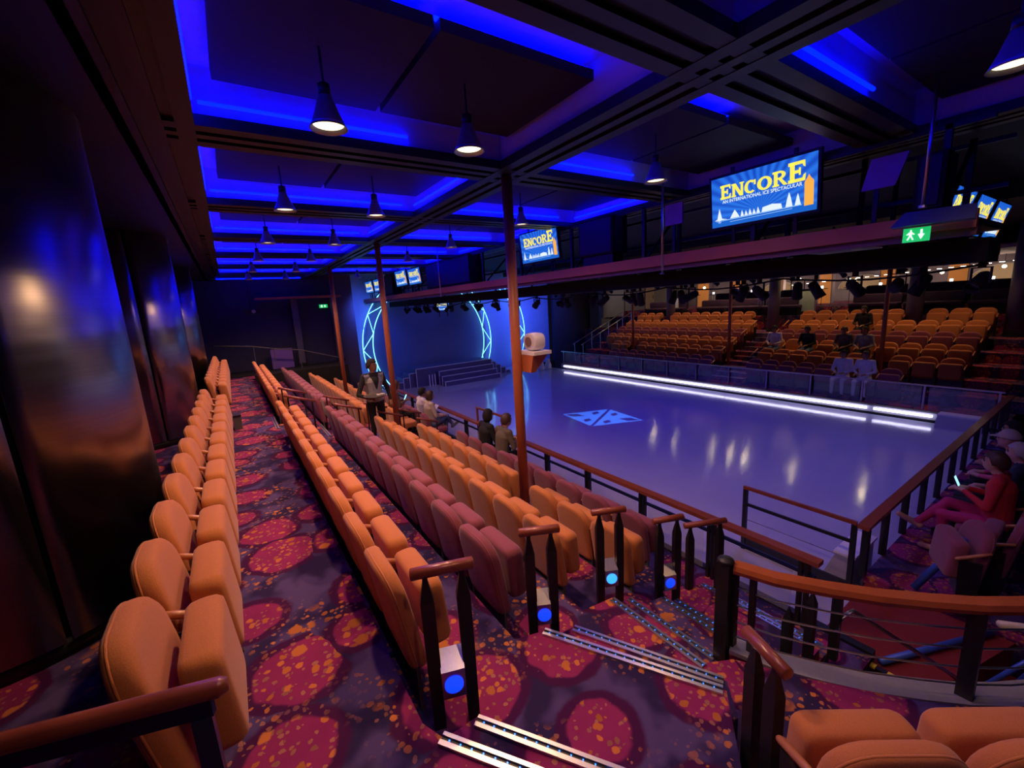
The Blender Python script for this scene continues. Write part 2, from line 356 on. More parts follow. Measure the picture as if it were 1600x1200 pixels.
# far bank tiers (mirrored)
for k in range(5):
    x1 = MX-RISER[k]+ (0.0)
    xa = MX-RISER[k]; xb = MX-(RISER[k+1] if k < 4 else 4.40)
    slab([(xb, 1.2), (xa, 1.2), (xa, 17.0), (xb, 17.0)], RZ[k], m=M_CARP, label='carpeted tier %s of the opposite bank' % ('one two three four five'.split()[4-k]))
slab([(MX-0.46, -1.0), (MX+2.0, -1.0), (MX+2.0, 19.5), (MX-0.46, 19.5)], ZA, label='carpeted top walkway of the opposite bank')
slab([(MX+1.2, -1.0), (28, -1.0), (28, 19.5), (MX+1.2, 19.5)], -1.25, m=M_CARP, label='raised lounge floor above the opposite bank')

# ------------------------------------------------------------------ walls
struct('wall_columns', MB().box(-2.9, -2.7, -2.6, 18.2, -2.5, 2.2), M_DWALL, 'dark wall behind the steel columns')
struct('wall_back', MB().box(-2.9, 28, -3.8, -3.6, -4.4, 2.2), M_DWALL, 'dark wall behind the end bank')
struct('wall_stair', MB().box(-2.9, 3.7, 18.0, 18.2, -4.3, 1.9), M_DWALL, 'dark blue wall at the end of the aisle')
struct('wall_stage', MB().box(4.2, 16.3, 20.4, 20.6, -4.3, 1.9), M_STW, 'blue lit wall behind the stage')
struct('wall_pier', MB().box(3.7, 4.33, 17.95, 20.6, -4.3, 1.9), mat('pier_grey', (0.09, 0.08, 0.13), 0.7), 'dark grey pier beside the stage opening')
struct('wall_wing', MB().box(16.3, 19.3, 19.9, 20.1, -4.3, 1.9), mat('wing_wall', (0.035, 0.032, 0.07), 0.7), 'dark panelled wall beside the stage')
struct('wall_lounge', MB().box(27.6, 27.8, -3.6, 20.6, -2, 2.0), M_LAV, 'lilac lounge wall above the opposite bank')
struct('wall_side', MB().box(19.3, 27.8, 18.9, 19.1, -2, 2.0), M_GREYW, 'grey wall at the end of the lounge')
struct('wall_under_stage', MB().box(4.4, 16.5, 19.95, 20.05, -4.3, ICE-0.02), M_BLK2, 'dark stage foundation')
# blue light tubes washing the far end of the aisle
# ------------------------------------------------------------------ ceiling with coffers
H = 1.33
BX = [-0.2, 2.75, 5.90]; BY = [1.65+2.4*k for k in range(-2, 7)]
ceil = struct('ceiling', MB().box(-2.9, 6.1, -3.8, 20.6, 1.74, 1.9), M_COVE, 'coffered ceiling over the near seats')
struct('ceiling', MB().box(6.1, 13.2, -3.8, 20.6, 1.75, 1.95), M_BLK2, 'black ceiling over the rink')
struct('ceiling', MB().box(13.2, 28, -3.8, 20.6, 1.45, 1.95), M_CEIL, 'dark ceiling over the opposite bank')
struct('ceiling', MB().box(-2.9, -0.36, -3.8, 18.2, H, 1.74), M_BEAM, 'dark soffit above the steel columns')
def beam(a, b, along):
    mb = MB(); c = 0.16
    for o0, o1, z0, z1 in ((-c, c, H+0.03, 1.74), (-c-0.06, -c+0.05, H, H+0.08), (c-0.05, c+0.06, H, H+0.08), (-0.04, 0.04, H, H+0.05)):
        if along == 'y': mb.box(a[0]+o0, a[0]+o1, a[1], b[1], z0, z1)
        else: mb.box(a[0], b[0], a[1]+o0, a[1]+o1, z0+0.004, z1)
    o = mb.build('beam', M_BEAM, ceil)
for x in BX: beam((x, -3.6), (x, 17.9), 'y')
for y in BY: beam((BX[0], y), (BX[-1], y), 'x')
tubecount = 0
for i in range(2):
    for j in range(len(BY)-1):
        x0, x1, y0, y1 = BX[i]+0.16, BX[i+1]-0.16, BY[j]+0.16, BY[j+1]-0.16
        mid = (x0+x1)/2
        for a, b in ((x0+0.20, mid-0.02), (mid+0.02, x1-0.06)):   # two black panels with a joint
            MB().box(a, b, y0+0.70, y1-0.20, 1.585, 1.655).build('panel', M_CEIL, ceil)
        for nm, bb in (('cove_fascia', (x0, x0+0.012, y0, y1)), ('cove_fascia', (x1-0.012, x1, y0, y1)), ('cove_fascia', (x0, x1, y0, y0+0.012)), ('cove_fascia', (x0, x1, y1-0.012, y1))):
            MB().box(*bb, 1.42, 1.74).build(nm, M_COVE, ceil)
        far = y0 > 3.9
        seg = [((x0+0.06, y0+0.10), (x0+0.06, y1-0.10)), ((x0+0.25, y0+0.75), (x1-0.08, y0+0.75)), ((x0+0.10, y1-0.06), (x0+(1.6 if not far else 2.4), y1-0.06))]
        if far: seg.append(((x1-0.06, y0+0.2), (x1-0.06, y1-0.10)))
        if i == 1: seg[1] = (seg[1][0], (x0+1.5, seg[1][1][1]))
        if i == 1 and not far: seg = seg[:1]+seg[1:]
        for a, b in seg:
            if y0 < -1.5: continue
            zt = 1.672 if abs(a[1]-y0-0.75) < 0.01 else 1.485
            t = MB().tube((a[0], a[1], zt), (b[0], b[1], zt), 0.014, 8).build('light_tube', M_LED)
            tag(t, 'blue glowing light tube tucked behind a ceiling coffer edge', 'light strip', 'blue tubes of the ceiling coffers')
# a blue tube line under the last beam at the far end
t = MB().tube((-0.1, 17.0, 1.32), (2.4, 17.0, 1.32), 0.015).build('light_tube', M_LED); tag(t, 'blue glowing light tube above the dark wall at the aisle end', 'light strip')

# ------------------------------------------------------------------ steel columns and orange posts
for n_, yc in enumerate((3.95, 8.85, 13.65)):
    t = thing('steel_column', ['brushed steel clad round column beside the end of the back row', 'brushed steel clad round column between the seats and the dark wall', 'brushed steel clad round column standing farthest along the aisle'][n_], 'column', (-1.40, yc, ZA))
    r = 0.80; hh = H-ZA
    for s_, (a0, a1) in enumerate(((-62, 58), (60, 178), (180, 296))):   # three curved cladding sheets with open joints
        mb = MB(); K = 20; vs = []; fs = []
        for k in range(K+1):
            a = math.radians(a0+(a1-a0)*k/K)
            for rr, z in ((r-0.03, 0.10), (r, 0.10), (r, hh), (r-0.03, hh)): vs.append((rr*math.cos(a), rr*math.sin(a), z))
        for k in range(K): fs += [(k*4+j, (k+1)*4+j, (k+1)*4+(j+1) % 4, k*4+(j+1) % 4) for j in range(4)]
        fs += [(0, 1, 2, 3), (K*4+3, K*4+2, K*4+1, K*4)]
        mb.add(vs, fs).build('cladding_sheet', M_COL, t, True)
    MB().lathe([(r-0.035, 0.05), (r-0.035, hh-0.01)], 40).build('core', M_BLK2, t, True)
    MB().lathe([(r-0.02, 0), (r-0.02, 0.11)], 40).build('plinth', M_BLK, t, True)
    for zz in (0.55, 1.7): MB().ell((r*math.cos(math.radians(59)), r*math.sin(math.radians(59)), zz), (0.012, 0.012, 0.012), 8, 6).build('rivet', M_STEEL, t)
PY = [4.05, 8.85, 13.65]
def orange_post(x, y, zb, label, group=None):
    t = thing('support_post', label, 'post', (x, y, zb), 0, group)
    MB().lathe([(0.058, 0.01), (0.058, H-zb)], 20).build('shaft', M_RUST, t, True)
    MB().lathe([(0.10, 0), (0.10, 0.025), (0.06, 0.03)], 20).build('base_plate', M_RUST, t)
    return t
for i, y in enumerate(PY): orange_post(2.74, y, RZ[2]-0.0, ['orange painted steel post carrying a small mounted box', 'orange painted steel post beside the standing waiter', 'orange painted steel post near the dark aisle end wall'][i], 'orange posts of the near bank')
for i, y in enumerate([4.32, 9.0, 13.74]): orange_post(16.15, y, RZ[3], 'orange painted steel post rising from the seats of the opposite bank', 'orange posts of the opposite bank')
# box on the first post
t = thing('post_speaker', 'orange bracket with a pale round-faced speaker fixed to the orange post', 'speaker', (2.74, 4.05, -0.80))
MB().hexa([(0.05, -0.20, 0.0), (0.12, -0.20, 0), (0.12, 0.04, 0), (0.05, 0.04, 0)], [(0.05, -0.26, 0.2), (0.26, -0.26, 0.2), (0.26, 0.06, 0.2), (0.05, 0.06, 0.2)]).build('bracket', M_RUST, t)
MB().box(0.05, 0.30, -0.28, 0.08, 0.202, 0.24).build('shelf', M_WHITE, t)
h_ = cushion(rrect(0.24, 0.20, 0.08, 4, 0.245), 0.16, 0.18).build('housing', M_WHITE, t, True); h_.location = (0, -0.12, 0)
MB().lathe([(0.055, 0), (0.055, 0.01)], 20).build('speaker_cone', mat('cone_grey', (0.25, 0.15, 0.15), 0.6), t).matrix_local = Matrix.Translation((0.095, -0.12, 0.35)) @ Matrix.Rotation(-math.pi/2, 4, 'Y')

# ------------------------------------------------------------------ seats
def seat_proto(fab, opened, suffix):
    d = {}
    d['backrest'] = cushion(rrect(0.485, 0.60, 0.165, 6, 0.27, 0.05), 0.095, 0.05, -0.16, curve=0.25).mesh('backrest', fab, True)
    pp = [((0.055-0.16*(z-0.57)+0.25*y*y)-0.03, y*0.985, 0.57+(z-0.57)*0.985) for y, z in rrect(0.485, 0.60, 0.165, 6, 0.27, 0.05)]
    d['piping'] = MB().sweep(pp, 0.006, 5, True).mesh('piping', fab, True)
    if opened:
        c = cushion(rrect(0.46, 0.42, 0.07, 4, -0.21), 0.13).v
        mb = cushion(rrect(0.46, 0.42, 0.07, 4, -0.21), 0.13); mb.v = [(0.33+z, y, 0.42+x) for x, y, z in mb.v]
        d['cushion'] = mb.mesh('cushion', fab, True)
    else:
        d['cushion'] = cushion(rrect(0.455, 0.40, 0.055, 4, 0.34), 0.135, 0.225, -0.08).mesh('cushion', fab, True)
    d['lower_panel'] = MB().box(0.075, 0.095, -0.24, 0.24, 0.03, 0.31).mesh('lower_panel', M_PANEL)
    mb = MB().hexa([(0.08, 0.252, 0), (0.22, 0.252, 0), (0.22, 0.268, 0), (0.08, 0.268, 0)], [(0.07, 0.252, 0.58), (0.24, 0.252, 0.58), (0.24, 0.268, 0.58), (0.07, 0.268, 0.58)])
    mb.box(0.06, 0.26, 0.246, 0.278, 0, 0.015)
    d['leg'] = mb.mesh('leg', M_BLK)
    d['armrest'] = MB().sweep([(0.02, 0.261, 0.70), (0.10, 0.261, 0.665), (0.25, 0.261, 0.60), (0.265, 0.261, 0.59)], [0.012, 0.018, 0.018, 0.012], 8).mesh('armrest', M_WOODL, True)
    return d
PR = {(f, o): seat_proto(m, o, '') for f, m in (('orange', M_OR), ('maroon', M_MA)) for o in (False, True)}
def seat(x, y, z, rz, fab, label, group, opened=False, dx=0.0):
    t = thing('theatre_seat', label, 'seat', (x, y, z), rz, group)
    bk = None
    for nm, me in PR[(fab, opened)].items():
        o = link(nm, me, bk if nm == 'piping' else t)
        if nm == 'backrest': bk = o
    return t
PITCH = 0.53
names = ['orange', 'maroon', 'orange', 'orange', 'maroon']
lab = ['orange tip-up seat, row backing onto the upper aisle', 'maroon tip-up seat, second row below the aisle', 'orange tip-up seat, row just below the maroon row',
       'orange tip-up seat, row holding the orange posts', 'dark maroon tip-up seat, front row at the rail']
starts = [2.17, 2.52, 2.78, 2.68, 3.10]
OPEN_N = {(4, 6), (4, 7), (4, 10), (4, 11), (3, 10)}
SEATS = {}
for k in range(5):
    ys = []
    y = starts[k]
    while y < 7.85: ys.append(y); y += PITCH
    y = 9.35
    while y < 15.6: ys.append(y); y += PITCH
    for i, y in enumerate(ys):
        if k == 3 and any(abs(y-p) < 0.30 for p in PY): continue
        SEATS[(k, i)] = (RX[k], y, RZ[k])
        op = (k == 4 and (abs(y-6.75) < 0.6)) or (k in (3, 4) and 9.2 < y < 10.3)
        if op: sx = ', cushion down under a spectator'
        elif i == 0: sx = ', end seat beside the black posts'
        elif 7.2 < y < 7.85: sx = ', last before the stair gap'
        elif 9.2 < y < 9.5: sx = ', first beyond the stair gap'
        elif y > 9: sx = ', block beyond the waiter'
        else: sx = ', block before the waiter'
        seat(RX[k], y, RZ[k], 0, names[k], lab[k]+sx, ['top tier', 'second tier', 'third tier', 'fourth tier', 'front row'][k]+sx.replace(',', ' seats:'), op)
ys = [1.86+PITCH*i for i in range(12)]+[9.4+PITCH*i for i in range(11)]
for i, y in enumerate(ys): 
    if i == 0: lb = 'orange tip-up back-row seat right behind the long wooden grip'
    elif y > 9: lb = 'orange tip-up back-row seat by the columns, beyond the stair gap'
    elif abs(y-3.95) < 0.85: lb = 'orange tip-up back-row seat in front of the nearest-to-grip steel column'
    else: lb = 'orange tip-up back-row seat between the first two steel columns'
    seat(-0.47, y, ZA, 0, 'orange', lb, 'back row: '+lb[27:])
# opposite bank
flab = ['orange seat in the highest opposite row under the lounge', 'orange seat in the second highest opposite row', 'maroon seat in the middle opposite row', 'orange seat just below the maroon middle opposite row',
        'orange seat in the second lowest opposite row', 'maroon seat in the opposite front row behind the glass']
fr = [(MX+0.47, ZA, 'orange', 16.0, 2.35), (MX-RX[0], RZ[0], 'orange', 15.95, 2.3), (MX-RX[1], RZ[1], 'maroon', 15.9, 2.6), (MX-RX[2], RZ[2], 'orange', 15.9, 2.7), (MX-RX[3], RZ[3], 'orange', 15.0, 2.7), (MX-RX[4], RZ[4], 'maroon', 14.4, 3.4)]
FOPEN = [(3, 7.59), (3, 7.0), (3, 6.6), (3, 5.66), (3, 5.13), (1, 5.69), (5, 4.87), (5, 4.4)]
for r_, (x, z, fab, ya, yb) in enumerate(fr):
    ys = []; y = 9.35
    while y < ya: ys.append(y); y += PITCH
    y = 7.55
    while y > yb: ys.append(y); y -= PITCH
    for y in ys:
        if r_ == 4 and min(abs(y-9.0), abs(y-4.32), abs(y-13.74)) < 0.28: continue
        if r_ == 0 and min(abs(y-9.2), abs(y-4.45), abs(y-14.0)) < 0.30: continue
        op = any(a == r_ and abs(b-y) < 0.28 for a, b in FOPEN)
        sx = ', occupied' if op else (', stage side of the stairs' if y > 9 else ', crowd side of the stairs')
        seat(x, y, z, math.pi, fab, flab[r_]+sx, 'opposite row %s%s' % ('one two three four five six'.split()[r_], sx), op)

# ------------------------------------------------------------------ row end units with handrail and blue marker light
def end_unit(label, p0, p1, ztop, zf, lightmat, box=True, name='row_end_handrail'):
    a = Vector((p0[0], p0[1], 0)); b = Vector((p1[0], p1[1], 0)); d = (b-a); ln = d.length; d.normalize()
    t = thing(name, label, 'handrail', (p0[0], p0[1], zf), math.atan2(d.y, d.x)); hh = ztop-zf
    for xx in (0.0, ln):
        w2, w1 = 0.028, 0.034
        mb = MB()
        zs = [(0, 0.03), (hh*0.5, w1), (hh-0.16, w1), (hh-0.05, 0.013), (hh-0.01, 0.013)]; vs = []; fs = []
        for z, r in zs: vs += [(xx-r, -r*0.8, z), (xx+r, -r*0.8, z), (xx+r, r*0.8, z), (xx-r, r*0.8, z)]
        for i in range(len(zs)-1): fs += [(i*4+j, i*4+(j+1) % 4, (i+1)*4+(j+1) % 4, (i+1)*4+j) for j in range(4)]
        fs += [(3, 2, 1, 0), (16, 17, 18, 19)]
        mb.add(vs, fs).build('post', M_BLK, t)
    MB().sweep([(-0.07, 0, hh), (-0.065, 0, hh), (ln+0.06, 0, hh), (ln+0.065, 0, hh)], [0.02, 0.03, 0.03, 0.02], 14).build('wooden_grip', M_WOOD, t, True)
    if box:
        bz = hh*0.33
        mb = MB().hexa([(0.03, -0.05, bz-0.10), (ln-0.03, -0.05, bz-0.10), (ln-0.03, 0.05, bz-0.10), (0.03, 0.05, bz-0.10)], [(0.03, -0.05, bz+0.06), (ln-0.03, -0.05, bz+0.06), (ln-0.03, 0.05, bz+0.12), (0.03, 0.05, bz+0.12)])
        bx = mb.build('marker_box', M_STEEL, t)
        MB().lathe([(0.048, 0), (0.048, 0.006), (0.03, 0.012), (0.0001, 0.014)], 24).build('marker_light', lightmat, bx).matrix_local = Matrix.Translation((ln/2, -0.05, bz-0.02)) @ Matrix.Rotation(math.pi/2, 4, 'X')
    return t
end_unit('short wooden grip on black posts closing the row beside the upper aisle', (0.61, 1.82), (0.78, 1.76), -1.27, RZ[0], M_BDOT)
end_unit('short wooden grip on black posts closing the second maroon row', (1.50, 2.20), (1.64, 2.13), -1.56, RZ[1], M_BDOT)
end_unit('black posts with blue marker box closing the third row', (2.44, 2.46), (2.60, 2.38), -1.84, RZ[2], M_BDOT2)
end_unit('black posts with blue marker box closing the fourth row', (3.10, 2.33), (3.27, 2.26), -2.10, RZ[3], M_BDOT)
end_unit('slim wooden grip on black posts beside the lowest steps', (3.58, 2.32), (3.88, 2.18), -2.32, RZ[4], M_BDOT, False)
end_unit('wooden grip on black posts beside the orange corner seat', (1.80, 0.82), (1.75, 0.71), -1.60, RZ[1], M_BDOT, False)
# grip at the near end of the back row (bottom corner)
t = thing('row_end_handrail', 'long wooden grip on a navy bar closing the row by the columns', 'handrail', (-0.17, 1.27, ZA))
MB().sweep([(0.02, 0.0, 0.90), (0.0, 0.0, 0.90), (-0.75, 0.24, 0.90), (-0.77, 0.245, 0.90)], [0.018, 0.026, 0.026, 0.02], 14).build('wooden_grip', M_WOOD, t, True)
MB().bar((-0.02, 0.0, 0.855), (-0.75, 0.24, 0.855), 0.02, 0.05).build('bar', M_NAVY, t)
for xx in (-0.05, -0.68): MB().bar((xx, -xx*0.32, 0), (xx, -xx*0.32, 0.83), 0.045, 0.045).build('post', M_NAVY, t)
# corner seats of the end bank beside the stairs
for i in range(3):
    px = 1.72+0.43*i; py = 0.28-0.31*i
    seat(px, py, RZ[1]-0.0, math.atan2(0.81, 0.59), 'orange', ['orange corner seat next to the black posts at the top of the stairwell', 'orange corner seat second from the black posts at the stairwell', 'orange corner seat third from the black posts at the stairwell'][i], 'corner seats')

# ------------------------------------------------------------------ metal step nosings with tiny blue lights
def nosing(a, b, z, label, dots=True, group=None, wd=0.055):
    a = Vector((*a, z)); b = Vector((*b, z)); d = b-a
    t = thing('step_nosing', label, 'step edge', a, math.atan2(d.y, d.x), group); ln = d.length
    for y0, y1, hz in ((-wd/2, -wd/6, 0.016), (wd/6, wd/2, 0.016)): MB().box(0, ln, y0, y1, 0.0, hz).build('metal_strip', M_STEEL, t)
    MB().box(0, ln, -wd/6, wd/6, 0.0, 0.007).build('channel', M_BLK, t)
    MB().box(0, ln, -wd/2-0.004, -wd/2, -0.03, 0.016).build('lip', M_STEEL, t)
    if dots:
        mb = MB(); x = 0.04
        while x < ln: mb.box(x-0.003, x+0.003, -0.003, 0.003, 0.007, 0.012); x += 0.055
        tag(mb.build('tiny_lights', M_BDOT2, t), kind='stuff')
NL = 'metal step edge with tiny blue lights on the corner stairs'
GN = 'lit edges of the corner stairs'
nosing((0.50, 1.50), (0.98, 0.80), ZA, 'metal step edge with tiny blue lights at the upper aisle')
nosing((0.72, 1.60), (1.16, 0.93), -2.025, 'metal step edge with tiny blue lights one step below the aisle')
for a, b, z in [((1.44, 1.99), (1.96, 1.05), RZ[0]), ((1.72, 2.01), (2.15, 1.15), -2.32), ((2.29, 2.18), (2.29, 1.36), RZ[1]), ((2.54, 2.22), (2.54, 1.43), -2.61),
                ((2.93, 2.16), (2.93, 1.30), RZ[2]), ((3.16, 2.18), (3.16, 1.27), -2.90), ((3.73, 2.27), (3.73, 1.25), RZ[3]), ((3.96, 2.28), (3.96, 1.25), -3.18)]: nosing(a, b, z, NL, True, GN)
# mid stairs of both banks: half steps with edges
for k in range(5):
    zt = (ZA if k == 0 else RZ[k-1]); zm = (zt+RZ[k])/2
    for far in (0, 1):
        xa, xb = RISER[k], RISER[k]+0.30; y0, y1 = 7.98, 9.02
        if far: xa, xb = MX-xa, MX-xb; y0, y1 = 7.86, 9.02
        struct('floor', MB().box(min(xa, xb), max(xa, xb), y0, y1, RZ[k]-0.2, zm), M_CARP, 'carpeted half step of the stairs between seat blocks')
        lb = 'pale metal step edge on the stairs through the opposite bank' if far else 'metal step edge on the stairs beside the waiter'
        s_ = -1 if far else 1
        for xx, zz in ((xa-s_*0.03, zt), (xb-s_*0.03, zm)):
            nosing((xx, y0), (xx, y1), zz, lb, False, 'step edges of the opposite stairs' if far else 'step edges of the near stairs')

# ------------------------------------------------------------------ near rink rail
def rail_run(label, a, b, ztop, zf, posts, name='rink_rail', m=M_WOOD, mid=True, cat='railing', lowpanel=False):
    a = Vector((*a, 0)); b = Vector((*b, 0)); d = b-a; ln = d.length
    t = thing(name, label, cat, (a.x, a.y, zf), math.atan2(d.y, d.x)); hh = ztop-zf
    MB().box(-0.03, ln+0.03, -0.055, 0.055, hh-0.045, hh).build('top_rail', m, t)
    if mid: MB().box(0, ln, -0.012, 0.012, hh-0.20, hh-0.16).build('mid_rail', M_NAVY, t)
    for x in posts:
        MB().box(x-0.045, x-0.012, -0.03, 0.03, 0, hh-0.045).build('post', M_BLK, t); MB().box(x+0.012, x+0.045, -0.03, 0.03, 0, hh-0.045).build('post', M_BLK, t)
    if lowpanel: MB().box(0, ln, -0.012, 0.012, 0.0, 0.22).build('kick_panel', M_BLK, t)
    return t
t = rail_run('wooden topped rail running along the near edge of the ice', (4.28, 17.6), (4.28, 1.45), -2.56, RZ[4], [0.2, 1.9, 3.7, 5.5, 7.2, 9.0, 10.7, 12.05, 13.06, 14.11, 15.1, 16.05])
for a, b in ((0.25, 1.85), (1.95, 3.65), (3.75, 5.45), (5.55, 7.15), (7.25, 8.95), (9.05, 10.65), (10.75, 12.0), (12.1, 13.0), (13.1, 14.06), (14.15, 15.05), (15.15, 16.0)):
    MB().box(a+0.05, b-0.05, -0.005, 0.005, 0.08, 0.55).build('glass_pane', M_GLASS, t)
struct('trim_1', MB().box(4.36, 4.44, 1.0, 17.6, -3.63, RZ[4]+0.03), M_BLK, 'dark kerb along the near edge of the ice')
# raised gate frame beside the ice and frames behind the rail
t = thing('gate_frame', 'raised black gate frame with wooden top beside the ice', 'gate', (5.60, 1.55, ICE))
MB().box(-0.02, 0.02, 0.0, 1.28, 0.90, 0.94).build('top_rail', M_WOOD, t); MB().box(-0.012, 0.012, 0, 1.25, 0.66, 0.70).build('mid_rail', M_BLK, t)
for y in (0.02, 1.25): MB().box(-0.025, 0.025, y-0.025, y+0.025, 0, 0.9).build('post', M_BLK, t)
MB().box(-0.012, 0.012, 0.04, 1.24, 0.02, 0.16).build('kick_panel', M_BLK, t)
MB().box(-0.004, 0.004, 0.04, 1.22, 0.45, 0.458).build('wire', M_STEEL, t)
t = thing('gate_frame', 'small wooden framed gate on the near rink rail by the seated couple', 'gate', (4.40, 7.15, RZ[4]))
MB().box(-0.02, 0.02, 0, 1.1, 1.02, 1.06).build('top_rail', M_WOOD, t)
for y in (0.02, 1.08): MB().box(-0.02, 0.02, y-0.02, y+0.02, 0, 1.02).build('post', M_WOOD, t)
# end rail
t = rail_run('wooden topped rail at the end of the rink before the seated crowd', (5.55, 1.47), (14.2, 1.47), -2.67, RZ[4], [0.1, 0.75, 1.5, 2.3, 3.1, 3.9, 4.7, 5.5, 6.3, 7.1, 7.9, 8.5], mid=False)
for i in range(11): MB().box(0.2+0.78*i, 0.9+0.78*i, -0.006, 0.006, -0.25, 0.58).build('glass_pane', M_GLASS, t)
t = thing('dasher_box', 'pale box standing on the ice by the end rail', 'box', (6.0, 1.75, ICE))
MB().hexa([(-0.3, -0.18, 0), (0.35, -0.18, 0), (0.35, 0.15, 0), (-0.3, 0.15, 0)], [(-0.3, -0.18, 0.42), (0.35, -0.18, 0.42), (0.35, 0.0, 0.42), (-0.3, 0.0, 0.42)]).build('body', M_BOARD, t); MB().box(-0.33, 0.38, -0.2, 0.02, 0.42, 0.45).build('lid', M_WHITE, t)
# far boards with white light strip and glass
t = thing('rink_barrier', 'opposite rink barrier with glass panes on metal posts', 'barrier', (14.5, 1.6, ICE))
MB().box(-0.06, 0.10, 0, 15.6, 0.0, 0.06).build('kick_strip', M_BLK2, t)
MB().box(0.0, 0.10, 0, 15.6, 0.06, 0.24).build('board', M_BOARD, t)
MB().box(-0.05, 0.12, 0, 15.6, 0.24, 0.29).build('cap_rail', M_PANEL, t)
MB().box(0.02, 0.07, 0, 15.6, 0.91, 0.945).build('top_rail', M_STEEL, t)
for i in range(13):
    MB().box(0.03, 0.07, 0.05+1.28*i, 0.09+1.28*i, 0.29, 0.91).build('post', M_STEEL, t)
    if i < 12: MB().box(0.045, 0.055, 0.12+1.28*i, 1.28*i+1.26, 0.30, 0.90).build('glass_pane', M_GLASS, t)
for a, b in ((2.72, 3.9), (4.05, 8.1), (8.15, 12.3), (12.35, 16.9)):
    tag(MB().box(14.40, 14.44, a, min(b, 16.9), ICE+0.145, ICE+0.20).build('light_strip', M_LEDW), 'bright white light strip along the foot of the opposite barrier', 'light strip', 'white strips of the barrier')
t = thing('rink_corner_block', 'pale padded block in the rink corner at the end of the light strip', 'block', (14.2, 2.2, ICE))
MB().hexa([(-0.15, -0.4, 0), (0.3, -0.4, 0), (0.3, 0.4, 0), (-0.15, 0.4, 0)], [(-0.1, -0.38, 0.28), (0.3, -0.38, 0.28), (0.3, 0.38, 0.28), (-0.1, 0.38, 0.28)]).build('pad', M_BOARD, t); MB().box(-0.02, 0.32, -0.4, 0.4, 0.28, 0.31).build('cap', M_WHITE, t)

# ------------------------------------------------------------------ curved guard rail of the stairwell
GR = [(2.62, 1.36), (2.70, 1.13), (2.84, 0.90), (2.99, 0.69), (3.16, 0.50), (3.33, 0.33), (3.52, 0.18), (3.76, 0.03), (4.05, -0.1)]
t = thing('guard_rail', 'curved guard rail with thick orange-brown wooden top around the stairwell', 'railing', (2.62, 1.36, RZ[1]))
def loc_(p, z): return (p[0]-2.62, p[1]-1.36, z-RZ[1])
ztr = -1.86
vs = []; fs = []
for i, p in enumerate(GR):
    q = Vector(GR[min(i+1, len(GR)-1)])-Vector(GR[max(i-1, 0)]); q.normalize(); nrm = Vector((-q.y, q.x))
    for o, z in ((-0.045, -0.03), (-0.055, 0.0), (-0.04, 0.028), (0.04, 0.028), (0.055, 0.0), (0.045, -0.03)):
        vs.append(loc_((p[0]+nrm.x*o, p[1]+nrm.y*o), ztr+z))
for i in range(len(GR)-1): fs += [(i*6+j, i*6+(j+1) % 6, (i+1)*6+(j+1) % 6, (i+1)*6+j) for j in range(6)]
fs += [tuple(range(6)), tuple(reversed(range(48, 54)))]
MB().add(vs, fs).build('top_rail', mat('rail_wood_bright', (0.42, 0.11, 0.035), 0.22, scale=7, var=0.25, coat=0.5), t, False)
def flat_ribbon(off0, off1, z0, z1):
    vs = []; fs = []
    for i, p in enumerate(GR):
        q = Vector(GR[min(i+1, len(GR)-1)])-Vector(GR[max(i-1, 0)]); q.normalize(); nrm = Vector((-q.y, q.x))
        for o, z in ((off0, z0), (off1, z0), (off1, z1), (off0, z1)): vs.append(loc_((p[0]+nrm.x*o, p[1]+nrm.y*o), z))
    for i in range(len(GR)-1): fs += [(i*4+j, i*4+(j+1) % 4, (i+1)*4+(j+1) % 4, (i+1)*4+j) for j in range(4)]
    fs += [(0, 1, 2, 3), tuple(reversed(range((len(GR)-1)*4, len(GR)*4)))]
    return MB().add(vs, fs)
flat_ribbon(-0.07, 0.09, -2.50, -2.47).build('steel_kerb', mat('kerb_aluminium', (0.5, 0.5, 0.52), 0.38, 0.55), t)
flat_ribbon(-0.06, 0.08, -3.0, -2.50).build('kerb_wall', M_CARP, t)
for zz in (-2.02, -2.15, -2.28, -2.40): MB().sweep([loc_(p, zz) for p in GR], 0.006, 6).build('wire', M_STEEL, t)
for i, wd in ((0, 0.05), (5, 0.075)):
    MB().bar(loc_(GR[i], -2.5), loc_(GR[i], ztr-0.02), wd, wd).build('post', M_BLK, t)
for dx in (0.10,): MB().bar(loc_((2.66, 1.25), -2.5), loc_((2.66, 1.25), ztr-0.02), 0.035, 0.035).build('post', M_BLK, t)
# newel post in front
t = thing('newel_post', 'thick black newel post where the stair edges meet', 'post', (2.58, 1.40, -2.76))
MB().prism([(-0.04, -0.045), (0.04, -0.045), (0.04, 0.045), (-0.04, 0.045)], 0, 0.93).build('shaft', M_BLK, t); MB().lathe([(0.05, 0.93), (0.055, 0.94), (0.05, 0.955), (0.0001, 0.965)], 14).build('cap', M_BLK, t, True)
